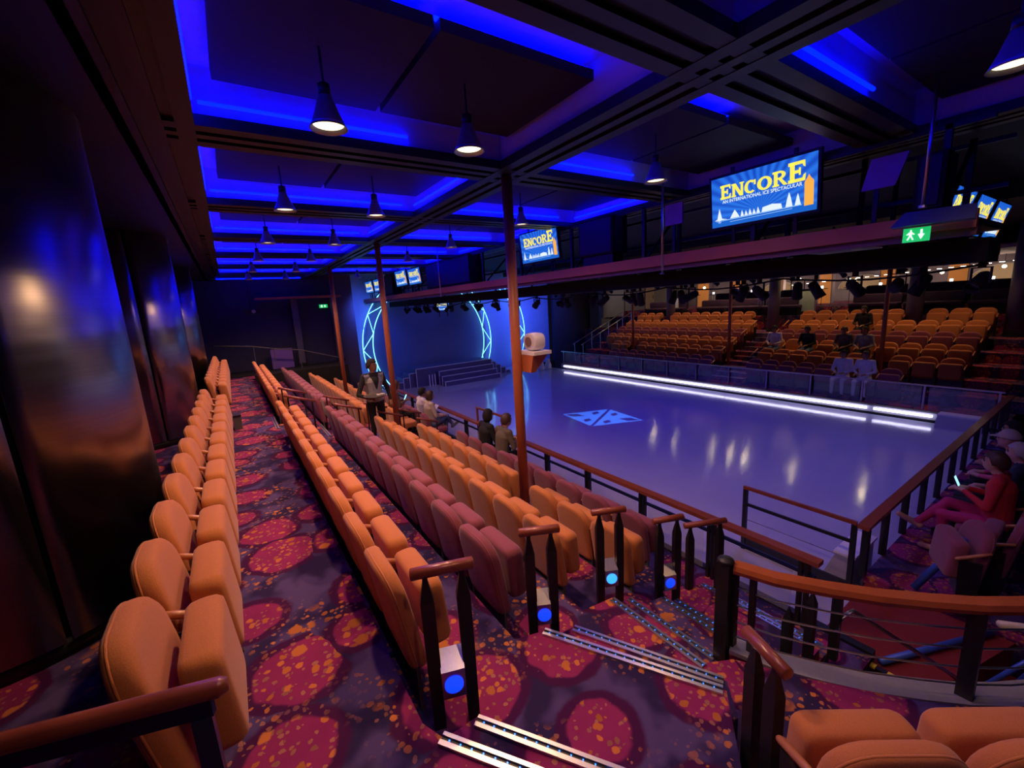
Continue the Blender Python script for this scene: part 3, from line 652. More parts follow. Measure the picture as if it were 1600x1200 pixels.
# guard on the rink side of the stairwell: black pickets
for i, (x, y) in enumerate(((3.10, 1.20), (3.42, 1.17), (3.72, 1.10))):
    u = thing('baluster', 'short black pointed post on the edge of the entrance stairwell', 'post', (x, y, RZ[3]), 0, 'stairwell posts')
    MB().prism([(-0.03, -0.03), (0.03, -0.03), (0.03, 0.03), (-0.03, 0.03)], 0, 0.62).build('shaft', M_BLK, u); MB().add([(-0.03, -0.03, 0.62), (0.03, -0.03, 0.62), (0.03, 0.03, 0.62), (-0.03, 0.03, 0.62), (0, 0, 0.74)], [(0, 1, 4), (1, 2, 4), (2, 3, 4), (3, 0, 4)]).build('tip', M_BLK, u)
tag(MB().sweep([(3.70, 1.08, -2.75), (3.72, 1.06, -2.62), (3.80, 1.02, -2.58), (4.55, 0.55, -3.25), (4.7, 0.46, -3.4)], 0.017, 8).build('stair_handrail', M_STEEL, smooth=True), 'slanting steel handrail dropping into the red stairwell', 'handrail')
tag(MB().sweep([(4.75, 0.35, -2.75), (5.6, -0.25, -2.95)], 0.03, 8).build('stair_handrail', mat('cream_paint', (0.7, 0.62, 0.42), 0.4), smooth=True), 'cream painted rail above the dark stairwell', 'handrail')
u = thing('hazard_edge', 'yellow and black striped edge of the red stairs', 'step edge', (4.36, 1.36, -3.40), math.radians(-93))
for i in range(9): MB().box(0.08*i, 0.08*i+0.08, -0.03, 0.02, 0.0, 0.02).build('stripe', M_YEL if i % 2 == 0 else M_BLK, u)
for a, b, r in (((4.4, 0.95, -3.36), (5.6, 0.45, -3.36), 0.03), ((4.45, 0.4, -3.3), (5.5, -0.3, -3.3), 0.03), ((4.9, 0.5, -3.7), (4.95, 0.1, -2.9), 0.02), ((5.2, 0.3, -3.7), (5.0, 0.1, -3.0), 0.02), ((4.3, 0.2, -3.6), (5.4, -0.5, -3.6), 0.03), ((5.75, 1.05, -3.3), (5.95, 0.75, -2.65), 0.035)):
    tag(MB().tube(a, b, r).build('stair_frame_bar', M_BLUES, smooth=True), 'blue painted steel bar framing the entrance stairwell', 'bar', 'blue bars of the stairwell')

# ------------------------------------------------------------------ pendant lamps
def shade_parts():
    d = {}
    mb = MB().lathe([(0.038, 0.185), (0.052, 0.15), (0.072, 0.09), (0.098, 0.03), (0.115, 0.0), (0.108, 0.0), (0.092, 0.03), (0.066, 0.09), (0.046, 0.14)], 24); d['shade'] = mb.mesh('shade', M_SHADE, True)
    d['lamp_face'] = MB().lathe([(0.09, 0.024), (0.09, 0.028), (0.0001, 0.04)], 24).mesh('lamp_face', M_WARM, True)
    d['socket'] = MB().lathe([(0.038, 0.18), (0.036, 0.25), (0.012, 0.26)], 14).mesh('socket', M_BLK, True)
    d['stem'] = MB().lathe([(0.008, 0.25), (0.008, 0.455)], 8).mesh('stem', M_BLK)
    return d
SP = shade_parts()
FACE2 = MB().lathe([(0.09, 0.024), (0.09, 0.028), (0.0001, 0.04)], 24).mesh('lamp_face', mat('bright_lamp_face', (1, 0.9, 0.7), 0.4, emit=(1.0, 0.76, 0.36), es=110), True)
def pendant(x, y, z, power, label, group, cone=135):
    t = thing('pendant_lamp', label, 'lamp', (x, y, z), 0, group)
    for k, me in SP.items(): link(k, FACE2 if (k == 'lamp_face' and x > 20) else me, t)
    l = lamp('lamp_light', 'SPOT', (0, 0, -0.01), power, (1.0, 0.55, 0.27), None, 0.05, cone, 0.9); l.parent = t
for k in range(-1, 6):
    y = 2.99+2.4*k
    for x in (0.71, 1.70): pendant(x, y, 1.13, 30 if k < 0 else 140, 'bell shaped pendant lamp hanging from the coffers over the upper seats', 'pendants over the upper rows')
    pendant(3.87, y, 1.13, 36, 'bell shaped pendant lamp hanging near the monitor catwalk', 'pendants near the catwalk', 165)
for k in range(6):
    y = 3.1+2.4*k
    for x in (18.2, 16.9): pendant(x, y, 1.05, 62, 'bell shaped pendant lamp over the opposite seats', 'pendants over the opposite bank', 105)
for y in (15.6, 14.2, 11.9, 10.9, 10.2, 8.1, 5.5): pendant(20.1, y, 0.99, 20, 'bright bell shaped pendant lamp along the opposite lounge front', 'pendants of the lounge front', 105)

# ------------------------------------------------------------------ catwalk, monitors and stage lights
t = thing('lighting_catwalk', 'long dark catwalk with orange wooden edge hung over the near ice edge', 'catwalk', (5.5, 0.9, 0.40))
LY = 19.2
MB().box(-0.16, -0.10, 0, LY, 0.0, 0.15).build('wooden_edge', M_RUST, t)
MB().box(-0.10, 0.95, 0, LY, 0.02, 0.08).build('deck', M_BEAM, t)
MB().box(-0.10, 0.02, 0, LY, -0.06, 0.02).build('edge_angle', mat('plum_paint', (0.16, 0.07, 0.10), 0.5), t)
for i in range(12):
    y = 0.25+1.65*i
    MB().box(0.0, 0.05, y, y+0.05, 0.08, 0.92).build('upright', M_BLK, t); MB().box(0.88, 0.93, y, y+0.05, 0.08, 0.92).build('upright', M_BLK, t)
    MB().bar((0.02, y+0.02, 0.1), (0.9, y+0.02, 0.9), 0.03, 0.03).build('brace', M_BLK, t)
for zz in (0.42, 0.85): MB().box(0.90, 0.93, 0, LY, zz, zz+0.04).build('guard_bar', M_BLK, t)
MB().box(0.0, 0.05, 0, LY, 0.87, 0.91).build('guard_bar', M_BLK, t)
t = thing('lighting_catwalk', 'dark catwalk hung across the end of the rink by the crowd', 'catwalk', (6.5, 1.95, 0.40))
MB().box(0, 7.2, 0.0, 0.8, 0.02, 0.08).build('deck', M_BEAM, t); MB().box(0, 7.2, -0.05, 0.0, 0.0, 0.14).build('wooden_edge', M_RUST, t)
for i in range(5): MB().box(0.6+1.25*i, 0.65+1.25*i, 0.3, 0.35, 0.08, 1.34).build('upright', M_BLK, t)
t = thing('lighting_catwalk', 'dark catwalk hung over the opposite edge of the ice', 'catwalk', (13.0, 2.8, 0.40))
MB().box(0, 0.9, 0, 14.2, 0.02, 0.10).build('deck', M_BEAM, t); MB().box(0.9, 0.96, 0, 14.2, 0.0, 0.18).build('wooden_edge', M_RUST, t)
for i in range(9): MB().box(0.4, 0.45, 0.3+1.7*i, 0.35+1.7*i, 0.10, 1.04).build('upright', M_BLK, t)
t = thing('cable_tray', 'black tray of cables slung under the near catwalk', 'cable tray', (5.95, 0.9, 0.10))
MB().box(0, 0.5, 0, 17.5, 0.02, 0.24).build('tray', M_BLK2, t)
for i in range(9): MB().sweep([(0.1+0.04*(i % 3), 1.8*i+k*0.3, 0.0-0.08*math.sin(math.pi*k/6)) for k in range(7)], 0.012, 6).build('cable', M_BLK2, t)
for i in range(10): MB().box(0.22, 0.26, 0.8+1.65*i, 0.84+1.65*i, 0.24, 0.32).build('hanger', M_BLK, t)
# stage lights
def stage_light_parts():
    d = {}
    d['clamp'] = MB().box(-0.03, 0.03, -0.03, 0.03, -0.03, 0.05).mesh('clamp', M_BLK)
    mb = MB().box(-0.015, 0.015, -0.11, -0.095, -0.24, -0.03).box(-0.015, 0.015, 0.095, 0.11, -0.24, -0.03).box(-0.015, 0.015, -0.11, 0.11, -0.04, -0.025); d['yoke'] = mb.mesh('yoke', M_BLK)
    d['head'] = MB().lathe([(0.05, -0.14), (0.075, -0.10), (0.08, 0.02), (0.085, 0.12), (0.09, 0.18), (0.082, 0.18), (0.078, 0.10)], 16).mesh('head', M_BLK2, True)
    d['lens'] = MB().lathe([(0.078, 0.10), (0.05, 0.115), (0.0001, 0.12)], 16).mesh('lens', mat('lens_glass', (0.02, 0.03, 0.08), 0.08, spec=0.8), True)
    return d
SLP = stage_light_parts()
def stage_light(x, y, z, tilt, pan, label, group, lit=False):
    t = thing('stage_light', label, 'spotlight', (x, y, z), pan, group); t.scale = (0.72, 0.72, 0.72)
    for k, me in SLP.items():
        o = link(k, me, t)
        if k in ('head', 'lens'): o.matrix_local = Matrix.Translation((0, 0, -0.20)) @ Matrix.Rotation(tilt, 4, 'Y')
    if lit:
        o = MB().lathe([(0.03, 0.13), (0.0001, 0.135)], 12).build('glowing_lens', M_WDOT, t); o.matrix_local = Matrix.Translation((0, 0, -0.20)) @ Matrix.Rotation(tilt, 4, 'Y')
rs = random.Random(3)
for i in range(50):
    y = 1.0+0.33*i+rs.uniform(-0.1, 0.1)
    stage_light(6.1+0.22*(i % 3), y, 0.09, math.radians(rs.choice([110, 125, 140, 150])), rs.choice([0.1, -0.3, 2.8, 0.4, -1.2, 1.4]), 'black stage light hanging under the near catwalk', 'stage lights under the near catwalk')
for i in range(12):
    stage_light(13.4, 3.4+1.15*i, 0.40, math.radians(130), rs.uniform(-3, 3), 'black stage light hanging under the opposite catwalk', 'stage lights under the opposite catwalk', i % 3 == 0)
# black drapes and loudspeaker stacks on the catwalk
for (y, y1, z0, z1, lb) in ((5.05, 5.85, 0.72, 1.32, 'large black loudspeaker cabinet on the catwalk beside the smaller monitor'), (10.0, 12.9, 0.60, 1.32, 'long black draped cabinet on the catwalk between two monitor groups'), (1.15, 1.35, 0.62, 1.1, 'narrow black cabinet on the catwalk above the exit sign'), (16.2, 17.5, 0.6, 1.32, 'black cabinet on the catwalk between the small monitors')):
    t = thing('loudspeaker', lb, 'loudspeaker', (5.45, y, z0)); ln = y1-y; hh = z1-z0
    MB().box(0, 0.35, 0, ln, 0, hh).build('cabinet', M_BLK2, t); MB().box(-0.015, 0, 0.03, ln-0.03, 0.03, hh-0.03).build('grille', M_BLK, t)
    MB().box(0.05, 0.3, 0.05, ln-0.05, -0.24 if z0 > 0.7 else -0.12, 0).build('stand', M_BLK, t)
def poly(mb, pts, x=0.0, t=0.004):      # flat shape in the (y, z) plane facing -x
    n = len(pts); mb.add([(x, p[0], p[1]) for p in pts]+[(x-t, p[0], p[1]) for p in pts], [tuple(range(n)), tuple(reversed(range(n, 2*n)))]+[(i, n+i, n+(i+1) % n, (i+1) % n) for i in range(n)])
def letter(mb, ch, u0, w_, v0, h):
    """slab-serif capital; u runs to the reader's right (that is -y)"""
    T = lambda pts: poly(mb, [(-(u0+p[0]*w_), v0+p[1]*h) for p in pts], -0.008)
    R = lambda a, b, c, d: T([(a, b), (c, b), (c, d), (a, d)])
    def ring(a0, a1, cx_, cy, rx, ry, tx, ty):
        K = 16
        for k in range(K):
            p, q = math.radians(a0+(a1-a0)*k/K), math.radians(a0+(a1-a0)*(k+1)/K)
            T([(cx_+rx*math.cos(p), cy+ry*math.sin(p)), (cx_+rx*math.cos(q), cy+ry*math.sin(q)), (cx_+(rx-tx)*math.cos(q), cy+(ry-ty)*math.sin(q)), (cx_+(rx-tx)*math.cos(p), cy+(ry-ty)*math.sin(p))])
    if ch == 'E': R(0.1, 0, 0.36, 1); R(0, 0, 0.9, 0.16); R(0, 0.84, 0.88, 1); R(0.3, 0.43, 0.68, 0.58); T([(0.78, 0.1), (0.95, 0.0), (0.98, 0.36), (0.86, 0.30)]); T([(0.78, 0.9), (0.93, 1.0), (0.95, 0.66), (0.84, 0.72)]); T([(0.6, 0.32), (0.7, 0.32), (0.7, 0.68), (0.6, 0.68)])
    if ch == 'N': R(0.08, 0, 0.28, 1); R(0.74, 0, 0.92, 1); T([(0.08, 1), (0.34, 1), (0.92, 0), (0.66, 0)]); R(0, 0, 0.36, 0.1); R(0, 0.9, 0.3, 1); R(0.66, 0.9, 1, 1)
    if ch == 'C': ring(48, 312, 0.5, 0.5, 0.5, 0.52, 0.27, 0.16); R(0.78, 0.6, 0.92, 0.98)
    if ch == 'O': ring(0, 360, 0.5, 0.5, 0.5, 0.52, 0.26, 0.16)
    if ch == 'R': R(0.1, 0, 0.34, 1); R(0, 0, 0.44, 0.12); R(0, 0.86, 0.5, 1); ring(-90, 90, 0.46, 0.72, 0.40, 0.28, 0.24, 0.13); R(0.3, 0.44, 0.5, 0.57); T([(0.4, 0.46), (0.62, 0.46), (1.0, 0.0), (0.74, 0.0)])
_tv = {}
def tv_meshes(w_, h):
    key = (round(w_, 2), round(h, 2))
    if key in _tv: return _tv[key]
    d = {}
    d['bezel'] = ('', MB().box(-0.001, 0.055, -w_/2-0.03, w_/2+0.03, -h/2-0.03, h/2+0.03).mesh('bezel', M_BLK))
    d['screen'] = ('', MB().box(-0.006, 0.0, -w_/2, w_/2, -h/2, h/2).mesh('screen', M_SCR))
    mb = MB(); u = -w_*0.40; hs = [0.78, 0.72, 0.68, 0.68, 0.76, 1.0]; ws = [0.115, 0.13, 0.12, 0.14, 0.135, 0.15]
    for ch, a, b in zip('ENCORE', ws, hs):
        letter(mb, ch, u, w_*a, h*(0.05+0.02*(1-b)), h*0.36*b); u += w_*(a+0.004)
    d['title_letters'] = ('screen', mb.mesh('title_letters', M_TVY))
    cu = bpy.data.curves.new('txt', 'FONT'); cu.body = 'AN INTERNATIONAL ICE SPECTACULAR'; cu.size = 1.0; cu.align_x = 'CENTER'; cu.offset = 0.012
    ob = bpy.data.objects.new('txt', cu); C.objects.link(ob); dg = bpy.context.evaluated_depsgraph_get(); me = bpy.data.meshes.new_from_object(ob.evaluated_get(dg)); bpy.data.objects.remove(ob)
    xs = [v.co.x for v in me.vertices]; sc = w_*0.76/(max(xs)-min(xs))
    for v in me.vertices: x, y = v.co.x*sc, v.co.y*sc*1.1; v.co = Vector((-0.009, -x, y-h*0.03))
    me.materials.clear(); me.materials.append(M_TVW); d['subtitle_letters'] = ('screen', me)
    W_ = lambda pts, mb: poly(mb, [(-p[0]*w_, p[1]*h) for p in pts], -0.007)
    mb = MB()
    W_([(-0.47, -0.36), (-0.44, -0.33), (-0.415, -0.12), (-0.39, -0.33), (-0.33, -0.36)], mb); W_([(-0.43, -0.36), (-0.43, -0.42), (-0.40, -0.42), (-0.40, -0.36)], mb)
    W_([(-0.30, -0.36), (-0.27, -0.26), (-0.25, -0.20), (-0.23, -0.26), (-0.20, -0.36)], mb)
    for i in range(5): W_([(-0.19+0.04*i, -0.36), (-0.175+0.04*i, -0.24-0.02*(i % 2)), (-0.155+0.04*i, -0.36)], mb)
    W_([(0.02, -0.36), (0.03, -0.27), (0.12, -0.24), (0.20, -0.27), (0.21, -0.36)], mb)
    W_([(0.24, -0.36), (0.255, -0.20), (0.27, -0.10), (0.285, -0.20), (0.30, -0.36)], mb); W_([(0.32, -0.36), (0.335, -0.22), (0.345, -0.15), (0.355, -0.22), (0.37, -0.36)], mb)
    d['skyline'] = ('screen', mb.mesh('skyline', M_TVW))
    mb = MB(); W_([(-0.5, -0.5), (-0.5, -0.38), (0.5, -0.36), (0.5, -0.5)], mb); d['water'] = ('screen', mb.mesh('water', M_TVB if False else M_TVD))
    mb = MB(); W_([(-0.45, -0.37), (0.38, -0.36), (0.38, -0.375), (-0.45, -0.385)], mb); W_([(-0.3, -0.42), (0.3, -0.40), (0.3, -0.41), (-0.3, -0.43)], mb)
    mb.v = [(x-0.003, y, z) for x, y, z in mb.v]; d['glints'] = ('screen', mb.mesh('glints', M_TVB))
    mb = MB(); W_([(0.40, -0.40), (0.40, 0.02), (0.42, 0.08), (0.435, 0.14), (0.45, 0.08), (0.475, 0.02), (0.475, -0.40)], mb); mb.v = [(x-0.003, y, z) for x, y, z in mb.v]; d['clock_tower'] = ('screen', mb.mesh('clock_tower', M_TVO))
    _tv[key] = d; return d
def tv(label, x, y, z, w_, h, rz=0.0, tilt=0.0, group=None):
    t = thing('monitor', label, 'monitor', (x, y, z), 0, group)
    t.rotation_euler = (0, tilt, rz)
    made = {}
    for k, (par, me) in tv_meshes(w_, h).items():
        o = link(k, me, made.get(par, t)); made[k] = o
    MB().box(0.055, 0.12, -0.06, 0.06, -0.08, 0.08).build('mount', M_BLK, t)
    for s_ in (-1, 1): MB().box(0.055, 0.075, s_*w_*0.3-0.02, s_*w_*0.3+0.02, -h/2-0.22, h/2+0.1).build('bracket', M_BLK, t)
tv('large monitor showing the yellow title over the near ice edge', 5.42, 2.72, 1.085, 1.18, 0.58, 0, math.radians(-6))
tv('monitor showing the title beside the black loudspeaker', 5.42, 7.0, 1.09, 1.18, 0.58, 0, math.radians(-6))
tv('small bright monitor paired with a dimmer one beyond the draped cabinet', 5.42, 15.15, 1.10, 1.08, 0.52, 0, math.radians(-6))
tv('small bluer monitor next to the bright one beyond the draped cabinet', 5.42, 13.85, 1.06, 1.05, 0.50, 0, math.radians(-6))
tv('tiny monitor nearest the stage on the catwalk', 5.42, 19.3, 1.04, 1.05, 0.48, 0, math.radians(-6))
tv('tiny monitor next to the last one on the catwalk by the stage', 5.42, 18.0, 1.04, 1.05, 0.48, 0, math.radians(-6))
for i, x in enumerate((9.75, 11.2, 12.65)): tv(['monitor seen edge-on over the seated crowd nearest the exit sign', 'middle monitor over the seated crowd', 'last monitor over the seated crowd'][i], x, 1.86, 1.0, 1.1, 0.62, math.pi/2, math.radians(-16))
tv('small monitor angled under the catwalk before the stage', 6.6, 14.4, 0.02, 0.5, 0.3, 0.9, 0)
# pale boards, hanging rods and exit signs
t = thing('projector_board', 'small lilac square board on the catwalk beside a hanging rod', 'board', (5.44, 3.9, 0.95)); MB().box(0, 0.03, -0.14, 0.14, 0, 0.28).build('board', M_LAVP, t); MB().box(0.01, 0.03, -0.02, 0.02, -0.4, 0).build('arm', M_BLK, t)
t = thing('projector_board', 'slanted lilac board between the large monitor and the exit sign', 'board', (5.44, 1.65, 0.88)); MB().hexa([(0, -0.16, 0), (0.03, -0.16, 0), (0.03, 0.10, 0), (0, 0.10, 0)], [(0.0, -0.24, 0.28), (0.03, -0.24, 0.28), (0.03, 0.04, 0.28), (0, 0.04, 0.28)]).build('board', M_LAVP, t); MB().box(0.01, 0.03, -0.04, 0, -0.34, 0).build('arm', M_BLK, t)
for x, y, z0, z1, lb in ((5.0, 3.75, 0.28, 1.62, 'thin pale steel rod hanging beside the large monitor'), (5.0, 10.95, 0.30, 1.62, 'thin pale steel rod hanging before the draped cabinet'), (5.0, 1.17, 0.60, 1.62, 'thin pale steel rod holding the exit sign canopy')):
    t = thing('hanging_rod', lb, 'rod', (x, y, z0)); MB().lathe([(0.014, 0), (0.014, z1-z0)], 8).build('rod', M_STEEL, t, True); MB().lathe([(0.03, -0.02), (0.03, 0)], 10).build('foot', M_STEEL, t)
def exit_sign(label, x, y, z, w_, h, rz=0.0, hood=True):
    t = thing('exit_sign', label, 'exit sign', (x, y, z), rz)
    p = MB().box(-0.012, 0.012, -w_/2, w_/2, 0, h).build('green_panel', M_GREEN, t)
    if hood: MB().hexa([(-0.10, -w_/2-0.25, h+0.015), (0.10, -w_/2-0.25, h+0.015), (0.10, w_/2+0.08, h+0.015), (-0.10, w_/2+0.08, h+0.015)], [(-0.05, -w_/2-0.25, h+0.13), (0.08, -w_/2-0.25, h+0.13), (0.08, w_/2, h+0.13), (-0.05, w_/2, h+0.13)]).build('hood', M_NAVY, t)
    mb = MB(); f = lambda pts: poly(mb, [(-p_[0]*w_, p_[1]*h) for p_ in pts], -0.0125, 0.003)
    f([(0.14, 0.5), (0.22, 0.5), (0.22, 0.85), (0.14, 0.85)]); f([(0.06, 0.52), (0.18, 0.15), (0.30, 0.52)])                     # down arrow
    f([(-0.24, 0.72), (-0.18, 0.72), (-0.18, 0.86), (-0.24, 0.86)]); f([(-0.26, 0.42), (-0.17, 0.42), (-0.15, 0.70), (-0.28, 0.70)])   # running figure
    f([(-0.26, 0.42), (-0.21, 0.42), (-0.29, 0.14), (-0.34, 0.16)]); f([(-0.21, 0.42), (-0.16, 0.42), (-0.08, 0.16), (-0.13, 0.14)]); f([(-0.28, 0.68), (-0.37, 0.54), (-0.34, 0.50), (-0.25, 0.60)]); f([(-0.16, 0.68), (-0.06, 0.56), (-0.08, 0.51), (-0.18, 0.60)])
    mb.build('pictogram', M_EXW, p)
exit_sign('green exit sign with running figure and arrow under a dark canopy', 5.0, 1.19, 0.31, 0.17, 0.115, 0.15)
exit_sign('small green exit sign on the dark wall at the aisle end', 3.2, 17.985, 0.24, 0.30, 0.13, math.pi/2, False)
exit_sign('tiny green exit sign on the dark wall beside the stage', 17.5, 19.85, 0.42, 0.42, 0.20, math.pi/2, False)

# ------------------------------------------------------------------ stage
cxs, czs, rs_ = 8.50, -1.75, 3.30
pts = [(cxs+rs_*math.cos(a), max(ICE+0.02, czs+rs_*math.sin(a))) for a in [2*math.pi*k/64 for k in range(64)]]
n = len(pts); mb = MB(); mb.add([(p[0], 20.30, p[1]) for p in pts]+[(p[0], 20.38, p[1]) for p in pts], [tuple(range(n)), tuple(reversed(range(n, 2*n)))]+[(i, n+i, n+(i+1) % n, (i+1) % n) for i in range(n)])
tag(mb.build('stage_screen', M_STD), 'large round dark screen on the stage wall between neon arches', 'screen')
def neon_arch(label, cx_, cz, r0, r1, a0, a1, yy, step=13):
    t = thing('neon_arch', label, 'neon light', (cx_, yy, cz))
    P = lambda r, a: (r*math.cos(math.radians(a)), 0, r*math.sin(math.radians(a)))
    for r in (r0, r1): MB().sweep([P(r, a0+(a1-a0)*k/24) for k in range(25)], 0.019, 8).build('arch_tube', M_NEON, t, True)
    k = int(abs(a1-a0)/step)
    for i in range(k):
        a, b = a0+(a1-a0)*i/k, a0+(a1-a0)*(i+1)/k
        MB().tube(P(r0 if i % 2 else r1, a), P(r1 if i % 2 else r0, b), 0.015, 8).build('cross_tube', M_NEON, t, True)
neon_arch('glowing cyan neon arch curving along the screen edge near the pier', 8.55, -1.75, 3.05, 3.52, 125, 222, 20.1)
neon_arch('glowing cyan neon arch curving along the screen edge above the platform', 8.45, -1.75, 3.05, 3.50, -32, 52, 20.1)
neon_arch('glowing cyan neon arch beside the orange post bracket, apart from the screen', 10.75, -1.55, 3.05, 3.50, -30, 50, 20.1)
t = thing('stage_platform', 'low stage platform with white edged steps on the ice', 'platform', (6.9, 18.6, ICE))
MB().box(0, 4.1, 0.0, 1.4, 0, 0.84).build('deck', M_STP, t)
def edge(parent, a, b): MB().bar(a, b, 0.03, 0.03).build('edge_trim', M_STE, parent)
dk = t.children[0]; edge(dk, (0, -0.01, 0.85), (4.1, -0.01, 0.85)); edge(dk, (0.0, -0.01, 0), (0.0, -0.01, 0.85)); edge(dk, (4.1, -0.01, 0.0), (4.1, -0.01, 0.85))
for i in range(3):
    s_ = MB().box(1.0, 4.0, -0.32*(i+1)+0.0, -0.32*i, 0, 0.63-0.21*i).build('front_step', M_STP, t); yy = -0.32*(i+1)-0.01; zz = 0.64-0.21*i
    edge(s_, (1.0, yy, zz), (4.0, yy, zz)); edge(s_, (1.0, yy, 0), (1.0, yy, zz)); edge(s_, (4.0, yy, 0), (4.0, yy, zz))
for i in range(4):
    s_ = MB().box(-0.3*(i+1), -0.3*i, 0.1, 1.0, 0, 0.66-0.18*i).build('side_step', M_STP, t); zz = 0.67-0.18*i
    edge(s_, (-0.3*(i+1), 0.09, zz), (-0.3*i, 0.09, zz)); edge(s_, (-0.3*(i+1), 0.09, 0), (-0.3*(i+1), 0.09, zz))
for i in range(4):
    s_ = MB().box(4.1+0.3*i, 4.4+0.3*i, 0.1, 1.0, 0, 0.66-0.18*i).build('side_step', M_STP, t); zz = 0.67-0.18*i
    edge(s_, (4.1+0.3*i, 0.09, zz), (4.4+0.3*i, 0.09, zz)); edge(s_, (4.4+0.3*i, 0.09, 0), (4.4+0.3*i, 0.09, zz))
for i in range(3): MB().box(0.5+0.14*i, 0.54+0.14*i, -0.3, -0.26, 0, 0.55).build('stanchion', M_STE, t)
for i, (x, y) in enumerate(((14.0, 17.7), (13.6, 17.8))):
    t = thing('skating_aid', 'small white rounded skating aid standing on the ice by the stage', 'skating aid', (x, y, ICE), 0, 'skating aids')
    MB().lathe([(0.16, 0.0), (0.18, 0.05), (0.17, 0.25), (0.12, 0.38), (0.11, 0.40)], 16).build('body', M_WHITE, t, True); MB().ell((0, 0, 0.47), (0.11, 0.11, 0.11), 14, 10).build('head', M_WHITE, t, True)
# things at the dark end of the aisle
t = thing('ticket_desk', 'purple lit desk block below the dark wall at the aisle end', 'desk', (1.45, 17.4, -1.87)); MB().box(-0.35, 0.35, -0.15, 0.15, 0.03, 0.75).build('front', mat('violet_board', (0.14, 0.07, 0.4), 0.6), t); MB().box(-0.38, 0.38, -0.17, 0.17, 0.75, 0.79).build('top', M_BLK, t); MB().box(-0.33, 0.33, -0.13, 0.13, 0, 0.03).build('plinth', M_BLK, t)
slab([(-2.7, 16.2), (3.45, 16.2), (3.45, 18.0), (-2.7, 18.0)], ZA, zb=-4.3, m=M_BLK2, label='dark landing at the aisle end')
t = thing('landing_rail', 'dim steel rail descending across the landing at the aisle end', 'railing', (0, 16.9, -1.87))
pth = [(-0.5, 0, 1.05), (0.6, 0, 0.92), (1.2, 0, 0.78), (2.0, 0, 0.66), (3.3, 0, 0.22), (3.4, 0, 0.2)]
MB().sweep(pth, 0.02, 8).build('rail', M_PANEL, t, True)
for p in pth[1:5]: MB().tube((p[0], 0, 0), (p[0], 0, p[2]), 0.013, 6).build('post', M_PANEL, t)
for x, lb in ((2.15, 'grey square pier on the dark wall at the aisle end'), (3.55, 'slim grey pier beside the green exit sign')):
    t = thing('wall_pier_column', lb, 'column', (x, 17.85, -1.87)); MB().box(-0.11, 0.11, -0.12, 0.14, 0, 2.6).build('shaft', mat('pier_grey', (0.09, 0.08, 0.13), 0.7), t); MB().box(-0.14, 0.14, -0.14, 0.14, 0, 0.1).build('base', M_BLK, t)
tag(MB().box(0.9, 3.8, 17.5, 17.8, 0.62, 0.70).build('canopy_beam', M_RUST), 'orange painted beam across the dark wall at the aisle end', 'beam')
t = thing('ceiling_projector', 'dark projector hanging before the wall at the aisle end', 'projector', (0.75, 17.3, 0.15)); MB().box(-0.25, 0.25, -0.15, 0.15, 0, 0.14).build('body', M_BLK, t); MB().lathe([(0.06, 0), (0.06, 0.02)], 14).build('lens', M_STEEL, t).matrix_local = Matrix.Translation((0.05, -0.15, 0.08)) @ Matrix.Rotation(math.pi/2, 4, 'X'); MB().lathe([(0.02, 0.14), (0.02, 1.2)], 8).build('pole', M_BLK, t)
# stair rails inside the near bank
def slant_rail(label, x0, x1, y, z0, z1, m, group=None, zf0=None, zf1=None):
    t = thing('stair_handrail', label, 'handrail', (x0, y, z0-0.8), 0, group); dx = x1-x0; dz = z1-z0
    MB().sweep([(0, 0, 0.8), (dx, 0, 0.8+dz)], 0.022, 10).build('grip', m, t, True)
    for f in (0.12, 0.88): MB().tube((dx*f, 0, 0.8+dz*f-0.8 + 0.0), (dx*f, 0, 0.8+dz*f), 0.014, 6).build('post', M_BLK, t)
for k in range(4):
    for y in (8.0, 9.0): slant_rail('slanting wooden stair rail on black posts in the gap beside the waiter', RX[k]+0.12, RX[k]+0.60, y, RZ[k]+0.86, RZ[k]+0.68, M_WOOD, 'near stair rails')
    for y in (7.84, 9.06): slant_rail('slanting pale wooden stair rail on the stairs of the opposite bank', MX-RX[k]-0.12, MX-RX[k]-0.60, y, RZ[k]+0.86, RZ[k]+0.66, M_WOODL, 'opposite stair rails')
for y in (16.35, 17.0):
    t = thing('stair_handrail', 'long steel handrail climbing beside the opposite bank near the stage', 'handrail', (15.2, y, -3.33), 0, 'steel rails near the stage')
    MB().sweep([(0, 0, 0.95), (4.0, 0, 2.45)], 0.025, 8).build('grip', M_STEEL, t, True)
    for f in (0.03, 0.35, 0.68, 0.97): MB().tube((4*f, 0, 1.5*f), (4*f, 0, 0.95+1.5*f), 0.018, 6).build('post', M_STEEL, t)

